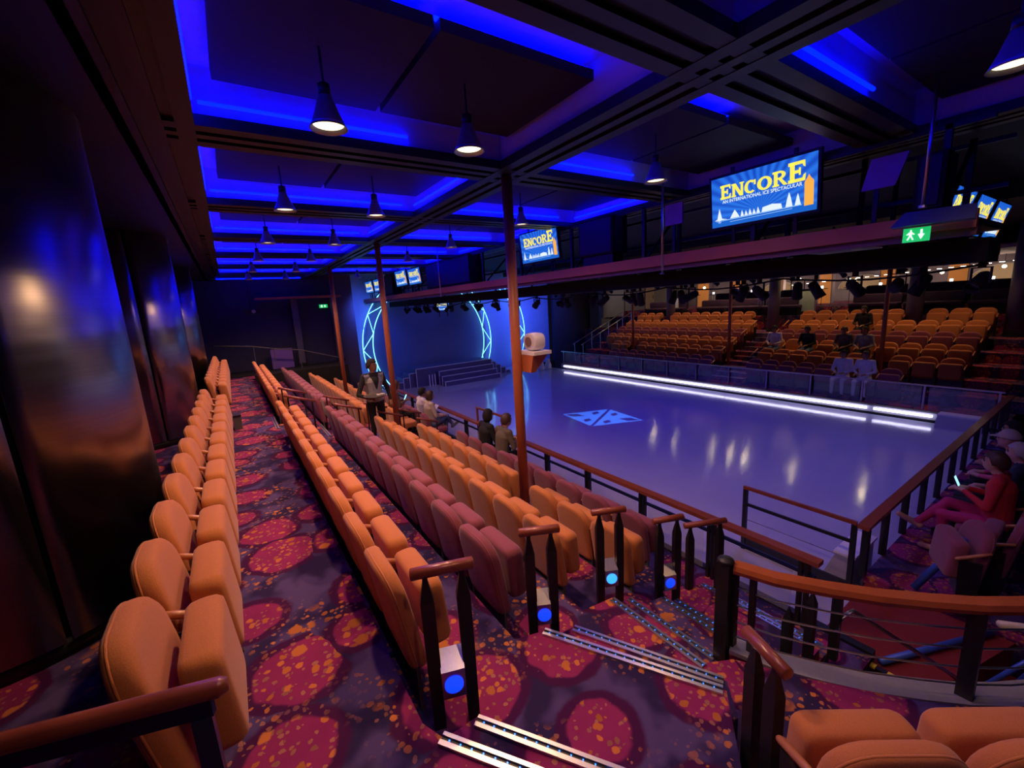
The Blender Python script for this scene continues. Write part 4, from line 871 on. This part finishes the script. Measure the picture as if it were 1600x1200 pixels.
# ------------------------------------------------------------------ lounge above the opposite bank
struct('ceiling', MB().box(20.3, 27.7, -3.5, 18.9, 0.78, 0.9), M_LAV, 'lilac lounge ceiling above the opposite bank')
for i, (ya, yb) in enumerate(((16.1, 15.3), (13.9, 13.3), (11.6, 11.1), (9.45, 8.85), (7.05, 6.45), (4.85, 4.2))):
    t = thing('amber_pilaster', 'glowing amber panel pillar in the lounge above the opposite bank', 'pillar', (25.0, (ya+yb)/2, -1.25), 0, 'amber lounge pillars'); hw = (ya-yb)/2
    MB().box(0, 0.3, -hw, hw, 0, 2.03).build('pillar', M_LAV, t); MB().box(-0.02, 0, -hw+0.05, hw-0.05, 0.05, 1.98).build('amber_panel', M_AMB, t)
for y in (2.17, 4.45, 8.93, 14.0):
    t = thing('grey_pier', 'round grey column rising behind the seats of the opposite bank', 'column', (19.42, y, ZA), 0, 'grey columns of the opposite bank')
    MB().lathe([(0.22, 0.03), (0.22, 3.3)], 20).build('shaft', mat('pier_grey2', (0.12, 0.11, 0.16), 0.5), t, True); MB().lathe([(0.25, 0), (0.25, 0.08)], 20).build('base', M_BLK, t)
def booth(x, y, z, ln, label, group):
    t = thing('lounge_bench', label, 'bench', (x, y, z), math.pi, group)
    cushion(rrect(ln, 0.42, 0.08, 4, 0.36), 0.16, -0.06).build('backrest', M_PU, t, True)
    mb = cushion(rrect(ln, 0.5, 0.05, 4, -0.25), 0.14); mb.v = [(0.26+zz, yy, 0.38+xx) for xx, yy, zz in mb.v]; mb.build('seat', M_PU, t, True)
    MB().box(-0.1, 0.48, -ln/2+0.03, ln/2-0.03, 0, 0.31).build('base', M_BLK2, t)
struct('floor', MB().box(21.3, 28, -1.0, 19, -1.3, -0.95), M_CARP, 'second lounge step above the opposite bank')
for i in range(7):
    y = 2.6+1.62*i
    if 7.4 < y < 9.0: continue
    booth(20.7, y, -1.25, 1.5, 'dark purple upholstered bench at the front of the opposite lounge', 'front lounge benches')
    booth(21.95, y, -0.95, 1.5, 'dark purple upholstered bench one step up in the opposite lounge', 'upper lounge benches')
for y in (14.5, 15.75): booth(20.7, y, -1.25, 1.2, 'dark purple upholstered bench at the front of the opposite lounge', 'front lounge benches')
rs = random.Random(11)
for i in range(13):
    y = 2.2+1.05*i
    t = thing('table_lamp', 'tiny white table light glinting in the opposite lounge', 'lamp', (22.9, y, -0.95), 0, 'lounge table lights')
    MB().lathe([(0.05, 0), (0.05, 0.02), (0.012, 0.03), (0.012, 0.72), (0.22, 0.73), (0.22, 0.76)], 14).build('table', M_BLK, t); MB().lathe([(0.045, 0.76), (0.05, 0.86), (0.0001, 0.87)], 10).build('light', M_WDOT, t)
t = thing('light_string', 'slanting string of short white lights in the opposite lounge', 'light string', (24.0, 2.6, 0.0))
MB().sweep([(0, 7.8, 0.03), (0, -0.2, 0.48)], 0.008, 6).build('wire', M_BLK, t)
for y, z in ((7.7, 0.03), (-0.1, 0.47)): MB().tube((0, y, z), (0, y, 0.78), 0.006, 6).build('hanger', M_BLK, t)
for i in range(24):
    f = i/23; y = 7.6-7.6*f; z = 0.04+0.42*f
    MB().box(-0.02, 0.02, y-0.09, y+0.05, z-0.012, z+0.006).build('bulb', M_WDOT, t)
for i, (x, y, z) in enumerate(((26.5, 8.4, 0.1), (26.5, 3.5, 0.28), (26.4, 16.6, -0.1), (26.5, 12.4, 0.05), (24.0, 15.0, 0.2), (24.0, 9.9, 0.3), (24, 5.6, 0.3), (26.0, 5.2, 0.2), (25.5, 10.6, 0.1), (25.5, 2.2, 0.3))):
    t = thing('globe_lamp', 'warm globe lamp hanging in the opposite lounge', 'lamp', (x, y, z), 0, 'lounge globe lamps')
    MB().ell((0, 0, 0), (0.07, 0.07, 0.07), 12, 8).build('globe', M_SPARK, t, True); MB().lathe([(0.01, 0.07), (0.01, 0.78-z)], 6).build('stem', M_BLK, t)
    l = lamp('lamp_light', 'POINT', (-0.25, 0, -0.1), 14, (1.0, 0.72, 0.45), None, 0.08); l.parent = t
for y, r in ((8.4, 1.0), (3.5, 1.1), (12.4, 0.9)):
    t = thing('arched_niche', 'softly lit cream arch on the lounge wall above the opposite bank', 'wall arch', (27.55, y, -0.3), 0, 'cream arches of the lounge')
    P = [(r*math.cos(math.radians(a)), 0.62*r*math.sin(math.radians(a))) for a in range(0, 181, 10)]
    mb = MB(); poly(mb, P, 0.0, 0.05); mb.build('arch_panel', mat('cream_plaster', (0.65, 0.52, 0.36), 0.6), t)
    MB().sweep([(-0.06, p[0]*1.04, p[1]*1.04) for p in P], 0.03, 6).build('arch_moulding', M_WHITE, t)
t = thing('notice_board', 'pale green board standing by the stair head of the opposite bank', 'board', (20.6, 8.15, -1.25)); MB().box(-0.02, 0.02, -0.28, 0.28, 0.15, 1.0).build('board', M_PALEG, t)
for s_ in (-1, 1): MB().box(-0.02, 0.02, s_*0.3-0.02, s_*0.3+0.02, 0, 1.05).build('post', M_STEEL, t)
t = thing('notice_board', 'white board leaning by the grey wall near the stage corner', 'board', (20.6, 14.6, -1.25)); MB().box(-0.02, 0.02, -0.22, 0.22, 0.35, 0.95).build('board', M_WHITE, t); MB().box(-0.02, 0.02, -0.03, 0.03, 0, 0.35).build('leg', M_BLK, t)
for x, w_, m, lb in ((20.3, 1.9, M_GREYW, 'grey wall panel at the stage end of the lounge'), (22.3, 1.9, M_GREYW, 'grey wall panel with a dark door handle at the lounge end'), (23.8, 0.9, M_BEIGE, 'beige wall panel beside the grey ones at the lounge end')):
    t = thing('wall_panel', lb, 'panel', (x, 18.85, -1.25)); MB().box(-w_/2+0.02, w_/2-0.02, -0.06, 0.04, 0, 2.0).build('sheet', m, t); MB().box(w_/2-0.16, w_/2-0.12, -0.085, -0.06, 0.95, 1.2).build('handle', M_BLK, t)
lamp('lounge_end_light', 'SPOT', (20.5, 16.8, 0.7), 30, (1.0, 0.85, 0.75), (21.2, 18.9, -0.6), 0.1, 90)
t = thing('landing_cage', 'steel barred landing gate at the stair head of the opposite bank', 'gate', (20.5, 9.4, -1.25))
for i in range(7): MB().tube((0, 0.12*i, 0), (0, 0.12*i, 0.85), 0.012, 6).build('bar', M_STEEL, t)
MB().tube((0, 0, 0.86), (0, 0.74, 0.86), 0.02, 8).build('rail', M_STEEL, t)

# ------------------------------------------------------------------ emblem projected on the ice by a patterned stage light
l = lamp('emblem_projector', 'SPOT', (9.1, 9.0, 0.6), 1300, (0.05, 0.25, 1.0), (9.1, 9.0, ICE), 0.01, 40, 0.05)
ld = l.data; ld.use_nodes = True; nt = ld.node_tree; em = nt.nodes['Emission']
tcn = N(nt, 'ShaderNodeTexCoord'); sp = N(nt, 'ShaderNodeSeparateXYZ'); L(nt, tcn.outputs['Normal'], sp.inputs[0])
uu = MA(nt, 'MULTIPLY', MA(nt, 'DIVIDE', sp.outputs[0], sp.outputs[2]), 4.2); vv = MA(nt, 'MULTIPLY', MA(nt, 'DIVIDE', sp.outputs[1], sp.outputs[2]), 4.2)
ca, sa = math.cos(0.5), math.sin(0.5)
u = MA(nt, 'ADD', MA(nt, 'MULTIPLY', uu, ca), MA(nt, 'MULTIPLY', vv, sa)); v = MA(nt, 'SUBTRACT', MA(nt, 'MULTIPLY', vv, ca), MA(nt, 'MULTIPLY', uu, sa))
au = MA(nt, 'ABSOLUTE', u); av = MA(nt, 'ABSOLUTE', v)
dia = MA(nt, 'LESS_THAN', MA(nt, 'ADD', au, MA(nt, 'MULTIPLY', av, 0.8)), 1.0)                     # outer rhombus
slit = MA(nt, 'GREATER_THAN', av, 0.045)                                                           # dark line through the middle
n1 = MA(nt, 'GREATER_THAN', MA(nt, 'ADD', MA(nt, 'ABSOLUTE', MA(nt, 'SUBTRACT', au, 0.42)), MA(nt, 'MULTIPLY', MA(nt, 'ABSOLUTE', MA(nt, 'SUBTRACT', av, 0.30)), 1.6)), 0.20)
n2 = MA(nt, 'GREATER_THAN', MA(nt, 'ADD', MA(nt, 'MULTIPLY', au, 1.8), MA(nt, 'ABSOLUTE', MA(nt, 'SUBTRACT', av, 0.85))), 0.32)
msk = MA(nt, 'MULTIPLY', MA(nt, 'MULTIPLY', dia, slit), MA(nt, 'MULTIPLY', n1, n2))
L(nt, msk, em.inputs['Strength'])

# ------------------------------------------------------------------ people
SKIN = mat('skin_tan', (0.36, 0.17, 0.10), 0.55, scale=30); SKINL = mat('skin_light', (0.55, 0.30, 0.21), 0.55, scale=30)
HAIRD = mat('hair_dark', (0.012, 0.009, 0.008), 0.85, scale=60); HAIRG = mat('hair_grey', (0.42, 0.38, 0.33), 0.6, scale=60); HAIRB = mat('hair_brown', (0.07, 0.035, 0.02), 0.5, scale=60)
def cap_mesh(mb, a, b, ra, rb, sy=1.0, n=12):
    a = Vector(a); b = Vector(b); t = (b-a); ln = t.length; t.normalize(); u = Vector((0, 1, 0)) if abs(t.y) < 0.9 else Vector((1, 0, 0))
    p = u-t*t.dot(u); p.normalize(); q = t.cross(p); rings = []
    for k in range(5): ph = math.pi/2*k/4; rings.append((a-t*ra*math.cos(ph), ra*math.sin(ph)))
    for k in range(5): ph = math.pi/2*k/4; rings.append((b+t*rb*math.sin(ph), rb*math.cos(ph)))
    vs = []; fs = []
    for c, r in rings: vs += [c+p*r*sy*math.cos(2*math.pi*k/n)+q*r*math.sin(2*math.pi*k/n) for k in range(n)]
    for i in range(len(rings)-1): fs += [(i*n+k, i*n+(k+1) % n, (i+1)*n+(k+1) % n, (i+1)*n+k) for k in range(n)]
    mb.add(vs, fs)
def person(label, loc, rz, J, cols, hair, voxel=0.013, hairstyle='short', colorfn=None, hatmat=None, headyaw=0.0, skin=SKIN, hold=None):
    """J: joints in local space (facing +x). cols: materials for top, legs, shoes"""
    root = thing('person', label, 'person', loc, rz)
    prims = []   # (a, b, ra, rb, tag, sy)
    def c(a, b, ra, rb, tg, sy=1.0): prims.append((Vector(a), Vector(b), ra, rb, tg, sy))
    pel, ch, nk, hd = Vector(J['pelvis']), Vector(J['chest']), Vector(J['neck']), Vector(J['head'])
    c(pel, (pel+ch)/2, 0.125, 0.115, 'legs' if not J.get('dress') else 'top', 1.30); c((pel+ch)/2, ch, 0.115, 0.125, 'top', 1.40); c(pel+(ch-pel)*0.25, (pel+ch)/2, 0.122, 0.118, 'top', 1.3)
    up = (nk-ch).normalized(); c(ch, ch+up*0.10, 0.125, 0.075, 'top', 1.5)
    c(nk-up*0.05, hd-Vector((0, 0, 0.05)), 0.055, 0.05, 'skin')
    side = Vector((0, 1, 0))
    for s_, nm in ((1, 'l'), (-1, 'r')):
        sh = ch+up*0.11+side*s_*0.175; el, wr = Vector(J['elbow_'+nm]), Vector(J['wrist_'+nm])
        c(ch+up*0.11+side*s_*0.05, sh, 0.06, 0.062, 'top'); c(sh, el, 0.058, 0.044, 'top'); sl = J.get('sleeve', 'long')
        c(el, wr, 0.042, 0.029, 'top' if sl == 'long' else 'skin')
        if sl == 'short':
            m_ = sh+(el-sh)*0.55; c(sh, m_, 0.062, 0.056, 'top')
        fw = (wr-el).normalized(); hand_dir = Vector(J.get('hand_'+nm, fw)).normalized()
        lat = hand_dir.cross(Vector((0, 0, 1)));  lat = lat.normalized() if lat.length > 0.1 else Vector((0, 1, 0)); palm_n = lat.cross(hand_dir)
        pc = wr+hand_dir*0.045; c(wr, pc+hand_dir*0.03, 0.028, 0.030, 'skin', 1.25)
        for i, fl in enumerate((0.062, 0.072, 0.068, 0.052)):
            b0 = pc+hand_dir*0.035+lat*(0.030-0.020*i); k1 = b0+hand_dir*fl*0.5-palm_n*0.012; c(b0, k1, 0.0095, 0.009, 'skin'); c(k1, k1+hand_dir*fl*0.4-palm_n*0.03, 0.009, 0.0075, 'skin')
        b0 = wr+hand_dir*0.02+lat*0.03; k1 = b0+hand_dir*0.03+lat*0.025-palm_n*0.01; c(b0, k1, 0.012, 0.010, 'skin'); c(k1, k1+hand_dir*0.03-palm_n*0.012, 0.010, 0.008, 'skin')
        hp = pel+side*s_*0.09; kn, an = Vector(J['knee_'+nm]), Vector(J['ankle_'+nm])
        c(hp, kn, 0.088, 0.06, 'legs'); c(kn, an, 0.057, 0.04, 'legs' if not J.get('bareleg') else 'skin')
        toe = Vector(J.get('toe_'+nm, an+Vector((0.17, 0, -0.045)))); c(an+Vector((-0.02, 0, -0.04)), toe, 0.042, 0.033, 'shoe', 1.0)
    mb = MB()
    for a, b, ra, rb, tg, sy in prims: cap_mesh(mb, a, b, ra, rb, sy)
    Rz = Matrix.Rotation(headyaw, 3, 'Z')
    H_ = lambda p: hd+Rz @ Vector(p)
    mb.ell(hd, (0.092, 0.074, 0.112), 16, 12, Rz); mb.ell(H_((0.022, 0, -0.052)), (0.068, 0.058, 0.066), 14, 10, Rz)      # skull and jaw
    mb.ell(H_((0.094, 0, -0.012)), (0.018, 0.013, 0.026), 8, 8, Rz); mb.ell(H_((0.084, 0, -0.062)), (0.012, 0.026, 0.010), 8, 8, Rz)
    for s_ in (-1, 1): mb.ell(H_((-0.005, s_*0.076, -0.01)), (0.02, 0.012, 0.03), 8, 8, Rz)
    tmp = link('tmp', mb.mesh('tmp', None)); md = tmp.modifiers.new('r', 'REMESH'); md.mode = 'VOXEL'; md.voxel_size = voxel; md.use_smooth_shade = True
    m2 = tmp.modifiers.new('s', 'SMOOTH'); m2.iterations = 3; m2.factor = 0.4
    dg = bpy.context.evaluated_depsgraph_get(); me = bpy.data.meshes.new_from_object(tmp.evaluated_get(dg)); bpy.data.objects.remove(tmp)
    me.materials.clear(); tags = ['top', 'legs', 'shoe', 'skin', 'extra']
    for m_ in (cols[0], cols[1], cols[2], skin, cols[3] if len(cols) > 3 else cols[0]): me.materials.append(m_)
    cen = np.empty(len(me.polygons)*3); me.polygons.foreach_get('center', cen); cen = cen.reshape(-1, 3)
    best = np.full(len(cen), 9.0); idx = np.full(len(cen), 3, int)
    for a, b, ra, rb, tg, sy in prims:
        A = np.array(a); B = np.array(b); d = B-A; tt = np.clip(((cen-A) @ d)/max(d @ d, 1e-9), 0, 1)
        r = (ra+(rb-ra)*tt)*(1+(sy-1)*0.6); ds = np.linalg.norm(cen-(A+tt[:, None]*d), axis=1)-r
        w_ = ds < best; best[w_] = ds[w_]; idx[w_] = tags.index(tg)
    hdist = np.linalg.norm(cen-np.array(hd), axis=1); idx[hdist < 0.125] = 3
    if colorfn: idx = colorfn(cen, idx)
    me.polygons.foreach_set('material_index', idx.astype(np.int32)); me.polygons.foreach_set('use_smooth', [True]*len(me.polygons)); me.update()
    link('body', me, root)
    # hair: a cap over crown, back and sides
    hb = MB(); nu, nv = 18, 9; vs = []; fs = []
    for j in range(nv+1):
        for k in range(nu):
            th = 2*math.pi*k/nu; front = math.cos(th)
            lim = math.radians({'short': 62 if front > 0.35 else (98 if front > -0.3 else 118), 'long': 60 if front > 0.45 else 128, 'cap': 82}[hairstyle])
            ph = lim*j/nv; rr = 1.07+0.02*math.sin(5*th+j)
            sink = 0.0 if hairstyle != 'long' or front > 0 else 0.05*max(0, j/nv-0.5)
            vs.append(H_((0.094*rr*math.sin(ph)*math.cos(th)-0.004, 0.080*rr*math.sin(ph)*math.sin(th), 0.114*rr*math.cos(ph)-sink)))
    for j in range(nv): fs += [(j*nu+k, (j+1)*nu+k, (j+1)*nu+(k+1) % nu, j*nu+(k+1) % nu) for k in range(nu)]
    o = hb.add(vs, fs).build('cap' if hairstyle == 'cap' else 'hair', hair, root, True); sm = o.modifiers.new('t', 'SOLIDIFY'); sm.thickness = 0.012; sm.offset = 1
    if hairstyle == 'cap': hb = MB(); hb.add([H_((0.085, -0.06, 0.03)), H_((0.085, 0.06, 0.03)), H_((0.165, 0.035, 0.015)), H_((0.165, -0.035, 0.015)), H_((0.085, -0.06, 0.04)), H_((0.085, 0.06, 0.04)), H_((0.165, 0.035, 0.022)), H_((0.165, -0.035, 0.022))], [(3, 2, 1, 0), (4, 5, 6, 7), (0, 1, 5, 4), (1, 2, 6, 5), (2, 3, 7, 6), (3, 0, 4, 7)]).build('brim', hair, root)
    for s_ in (-1, 1):
        MB().ell(H_((0.083, s_*0.032, 0.008)), (0.009, 0.013, 0.007), 8, 6, Rz).build('eye', HAIRD, root); MB().ell(H_((0.087, s_*0.033, 0.027)), (0.008, 0.02, 0.004), 8, 6, Rz).build('eyebrow', HAIRD, root)
    return root
def seated(lean=0.0, kn=0.48, hands='lap', cross=False):
    pel = (0.24, 0, 0.56); ch = (0.20+lean, 0, 0.96); nk = (0.21+lean*1.3, 0, 1.12); hd = (0.25+lean*1.5, 0, 1.25)
    J = dict(pelvis=pel, chest=ch, neck=nk, head=hd, knee_l=(0.66, 0.12, 0.52), knee_r=(0.66, -0.12, 0.52), ankle_l=(0.64, 0.13, 0.10), ankle_r=(0.64, -0.13, 0.10))
    ex = 0.26+lean
    J.update(elbow_l=(ex, 0.25, 0.78), elbow_r=(ex, -0.25, 0.78), wrist_l=(ex+0.22, 0.09, 0.72), wrist_r=(ex+0.22, -0.09, 0.72), hand_l=(0.9, -0.4, 0.0), hand_r=(0.9, 0.4, 0.0))
    if hands == 'phone': J.update(wrist_l=(ex+0.22, 0.05, 0.86), wrist_r=(ex+0.22, -0.05, 0.86))
    if cross: J.update(knee_r=(0.64, 0.02, 0.66), ankle_r=(0.86, 0.16, 0.36), toe_r=(1.03, 0.18, 0.40))
    return J
def clo(nm, col): return mat('cloth_'+nm, col, 0.85, scale=90, var=0.2)
BLKC = clo('black', (0.01, 0.01, 0.012)); DKP = clo('dark_trousers', (0.014, 0.014, 0.02)); SHOE = clo('shoes', (0.02, 0.018, 0.018)); WHC = clo('white', (0.72, 0.68, 0.72)); OLV = clo('olive', (0.13, 0.10, 0.07)); JEAN = clo('denim', (0.12, 0.17, 0.30)); REDC = clo('red', (0.55, 0.02, 0.03)); MAGC = clo('magenta', (0.42, 0.015, 0.11)); GRYC = clo('grey', (0.30, 0.29, 0.30)); PINKC = clo('pink', (0.6, 0.10, 0.16)); CRM = clo('cream', (0.5, 0.42, 0.34)); NVC = clo('navy', (0.02, 0.025, 0.06))
# waiter with a tray
Jw = dict(pelvis=(0, 0, 0.95), chest=(0.0, 0, 1.30), neck=(0.0, 0, 1.48), head=(0.025, 0, 1.61), knee_l=(0.02, 0.10, 0.50), knee_r=(0.02, -0.10, 0.50), ankle_l=(-0.02, 0.11, 0.09), ankle_r=(-0.02, -0.11, 0.09),
          elbow_r=(0.02, -0.33, 1.10), wrist_r=(0.20, -0.22, 1.03), hand_r=(1, 0.35, 0.0), elbow_l=(-0.02, 0.29, 1.12), wrist_l=(0.06, 0.29, 0.88), hand_l=(0.2, -0.1, -1))
def vest(cen, idx):
    out = idx.copy(); z = cen[:, 2]; y = np.abs(cen[:, 1]); x = cen[:, 0]
    tor = (z > 0.86) & (z < 1.45) & (y < 0.195) & ((idx == 0) | ((idx == 1) & (z > 0.92)))
    vneck = (x > 0.03) & (z > 1.16) & (y < (z-1.16)*0.30+0.012); low = (z < 0.93) & (y > 0.10)
    out[tor & ~vneck & ~low] = 4; out[tor & vneck] = 0
    return out
WA = math.atan2(-0.97, 0.22)
person('waiter in grey vest over black shirt holding a round tray on the stairs', (2.12, 8.05, -2.61), WA, Jw, (BLKC, DKP, SHOE, GRYC), HAIRD, 0.0085, 'short', vest, None, 0.45)
wx = Matrix.Translation((2.12, 8.05, -2.61)) @ Matrix.Rotation(WA, 4, 'Z')
t = thing('serving_tray', 'round dark tray resting on the hand of the waiter', 'tray', wx @ Vector((0.30, -0.15, 1.075))); MB().lathe([(0.17, 0), (0.20, 0.02), (0.205, 0.02), (0.175, -0.005), (0.0001, -0.005)], 28).build('dish', mat('tray_brown', (0.10, 0.08, 0.06), 0.5), t, True); MB().lathe([(0.0001, 0.0), (0.16, 0.002)], 28).build('mat', mat('tray_mat', (0.06, 0.05, 0.04), 0.9), t)
for i in range(2):
    t = thing('paper_napkin', 'small white folded paper lying on the waiter tray', 'napkin', wx @ Vector((0.30, -0.08+0.08*i, 1.083)), 0.3*i, 'papers on the tray'); MB().hexa([(-0.03, -0.035, 0), (0.03, -0.035, 0), (0.03, 0.035, 0), (-0.03, 0.035, 0)], [(-0.028, -0.033, 0.012), (0.03, -0.03, 0.02), (0.03, 0.034, 0.014), (-0.03, 0.03, 0.022)]).build('sheet', M_WHITE, t)
def hand_item(name, label, cat, root_loc, rz, p, size, m, m2=None, part='case', part2='screen', tilt=0.0):
    W_ = Matrix.Translation(root_loc) @ Matrix.Rotation(rz, 4, 'Z')
    t = thing(name, label, cat, W_ @ Vector(p), rz); t.rotation_euler = (0, tilt, rz)
    MB().cbox((0, 0, 0), size).build(part, m, t)
    if m2: MB().cbox((-size[0]/2-0.001, 0, 0), (0.002, size[1]*0.9, size[2]*0.92)).build(part2, m2, t)
M_PHONE = mat('phone_screen', (0.1, 0.3, 0.4), 0.2, emit=(0.35, 0.80, 0.95), es=1.4); M_PHB = mat('phone_case', (0.02, 0.02, 0.03), 0.3)
# near bank front rows
p = lambda y: (RX[4], y, RZ[4])
person('person in black with dark hair seated in the front row by the rail', p(6.77), 0.0, seated(0.05), (BLKC, DKP, SHOE), HAIRD, 0.014, 'long')
person('person in an olive shirt seated behind the first orange post', p(6.24), 0.0, seated(0.10, hands='phone'), (OLV, DKP, SHOE), HAIRB, 0.014, 'short', skin=SKINL)
hand_item('phone', 'pale phone held by the person in the olive shirt', 'phone', p(6.24), 0.0, (0.62, 0.0, 0.90), (0.012, 0.08, 0.15), M_WHITE, M_PHB, tilt=0.5)
person('person in jeans with crossed legs seated in the front row beyond the stairs', p(9.4), 0.0, seated(0.0, cross=True), (CRM, JEAN, SHOE), HAIRB, 0.014, 'long', skin=SKINL)
person('person in pale top seated in the front row reading a paper', p(9.95), 0.0, seated(0.02), (WHC, DKP, SHOE), HAIRD, 0.014, 'short')
hand_item('leaflet', 'white paper leaflet held by the person in the pale top', 'leaflet', p(9.95), 0.0, (0.60, 0.0, 0.80), (0.006, 0.20, 0.15), M_WHITE, tilt=0.7, part='sheet')
person('person with long brown hair seated in the row with the posts', (RX[3], 9.9, RZ[3]), 0.0, seated(0.08, hands='phone'), (clo('brown', (0.10, 0.05, 0.045)), DKP, SHOE), HAIRB, 0.014, 'long')
hand_item('phone', 'phone with a bright azure screen held by the long haired person', 'phone', (RX[3], 9.9, RZ[3]), 0.0, (0.58, 0.0, 0.92), (0.012, 0.08, 0.15), M_PHB, M_PHONE, tilt=0.5)
# opposite bank
fp = lambda r, y: (fr[r][0], y, fr[r][1])
PI = math.pi
for r_, y, top, leg, hr, lb, hs in ((3, 7.55, WHC, JEAN, HAIRD, 'person in a white shirt at the stair end of the opposite bank', 'short'), (3, 6.49, BLKC, JEAN, HAIRD, 'person in black with arms wide seated by the opposite stairs', 'short'), (3, 5.43, OLV, DKP, HAIRB, 'person in dark olive seated two seats from the person in black', 'short'), (3, 4.90, GRYC, DKP, HAIRD, 'person in grey top and dark scarf next to the person in olive', 'long'),
                                 (1, 5.43, BLKC, DKP, HAIRD, 'person in dark clothes seated alone in the second highest opposite row', 'short'), (5, 4.9, WHC, WHC, HAIRD, 'person dressed in white seated behind the barrier glass', 'short'), (5, 4.37, WHC, WHC, HAIRB, 'second person in white leaning towards the first behind the glass', 'short')):
    person(lb, fp(r_, y), PI, seated(0.06), (top, leg, SHOE), hr, 0.018, hs)
# end bank crowd
EB = RZ[4]; HP = math.pi/2
for i, x in enumerate([6.35+0.56*i for i in range(8)]): seat(x, 0.42, EB, HP, 'maroon', 'dark red seat in the row behind the end rail', 'seats of the end row', i in (1, 2, 3, 4, 6))
for i, x in enumerate([6.6+0.56*i for i in range(6)]): seat(x, -0.42-0.12, RZ[3], HP, 'maroon', 'dark red seat one tier above the end row', 'seats of the second end row', i in (0, 1, 3))
for i, (x, y) in enumerate(((5.95, 0.95), (5.98, 0.42))): seat(x, y-0.3, EB, HP+0.5, 'maroon', 'dark red seat beside the stairwell bars', 'seats beside the stairwell', False) if i == 0 else None
ex = lambda i: (6.35+0.56*i, 0.42, EB)
person('person in a red shirt and magenta trousers with feet on the end rail', ex(1), HP, seated(0.05, hands='phone', cross=True), (REDC, MAGC, SKINL), HAIRB, 0.012, 'short', skin=SKINL)
hand_item('phone', 'phone with a glowing pale blue screen held by the person in red', 'phone', ex(1), HP, (0.60, 0.0, 0.92), (0.012, 0.08, 0.16), M_PHB, M_PHONE, tilt=0.4)
hand_item('snack_bag', 'yellow snack bag beside the person in red', 'bag', ex(1), HP, (0.34, -0.30, 0.60), (0.08, 0.12, 0.26), mat('bag_yellow', (0.45, 0.22, 0.03), 0.5), part='bag')
person('person in a cream cap seated along the end row', ex(3), HP, seated(0.08), (PINKC, DKP, SHOE), CRM, 0.013, 'cap', skin=SKINL)
person('person in black seated beside the cream cap in the end row', ex(4), HP, seated(0.10), (BLKC, DKP, SHOE), HAIRD, 0.014, 'short')
person('person in navy with grey hair in the end row', ex(6), HP, seated(0.04), (NVC, DKP, SHOE), HAIRG, 0.014, 'short', skin=SKINL)
person('grey haired person in a patterned pink top just behind the person in red', ex(2), HP, seated(-0.02), (NVC, DKP, SHOE), HAIRG, 0.014, 'short', skin=SKINL)
person('person in black seated one tier above the end row', (6.6, -0.54, RZ[3]), HP, seated(0.02), (BLKC, DKP, SHOE), HAIRD, 0.014, 'short')
person('person in pink seated one tier above the end row', (7.16, -0.54, RZ[3]), HP, seated(0.05), (PINKC, DKP, SHOE), HAIRG, 0.014, 'short', skin=SKINL)

t = thing('floor_box', 'small dark equipment box on the upper aisle carpet', 'box', (-0.12, 8.6, ZA)); MB().box(-0.06, 0.06, -0.1, 0.1, 0, 0.22).build('body', M_PANEL, t); MB().box(-0.065, 0.065, -0.105, 0.105, 0.22, 0.25).build('lid', M_BLK, t)
lamp('platform_wash_light', 'SPOT', (9.0, 15.6, 0.7), 120, (0.4, 0.36, 1.0), (9.0, 18.6, -3.2), 0.2, 70, 0.8)
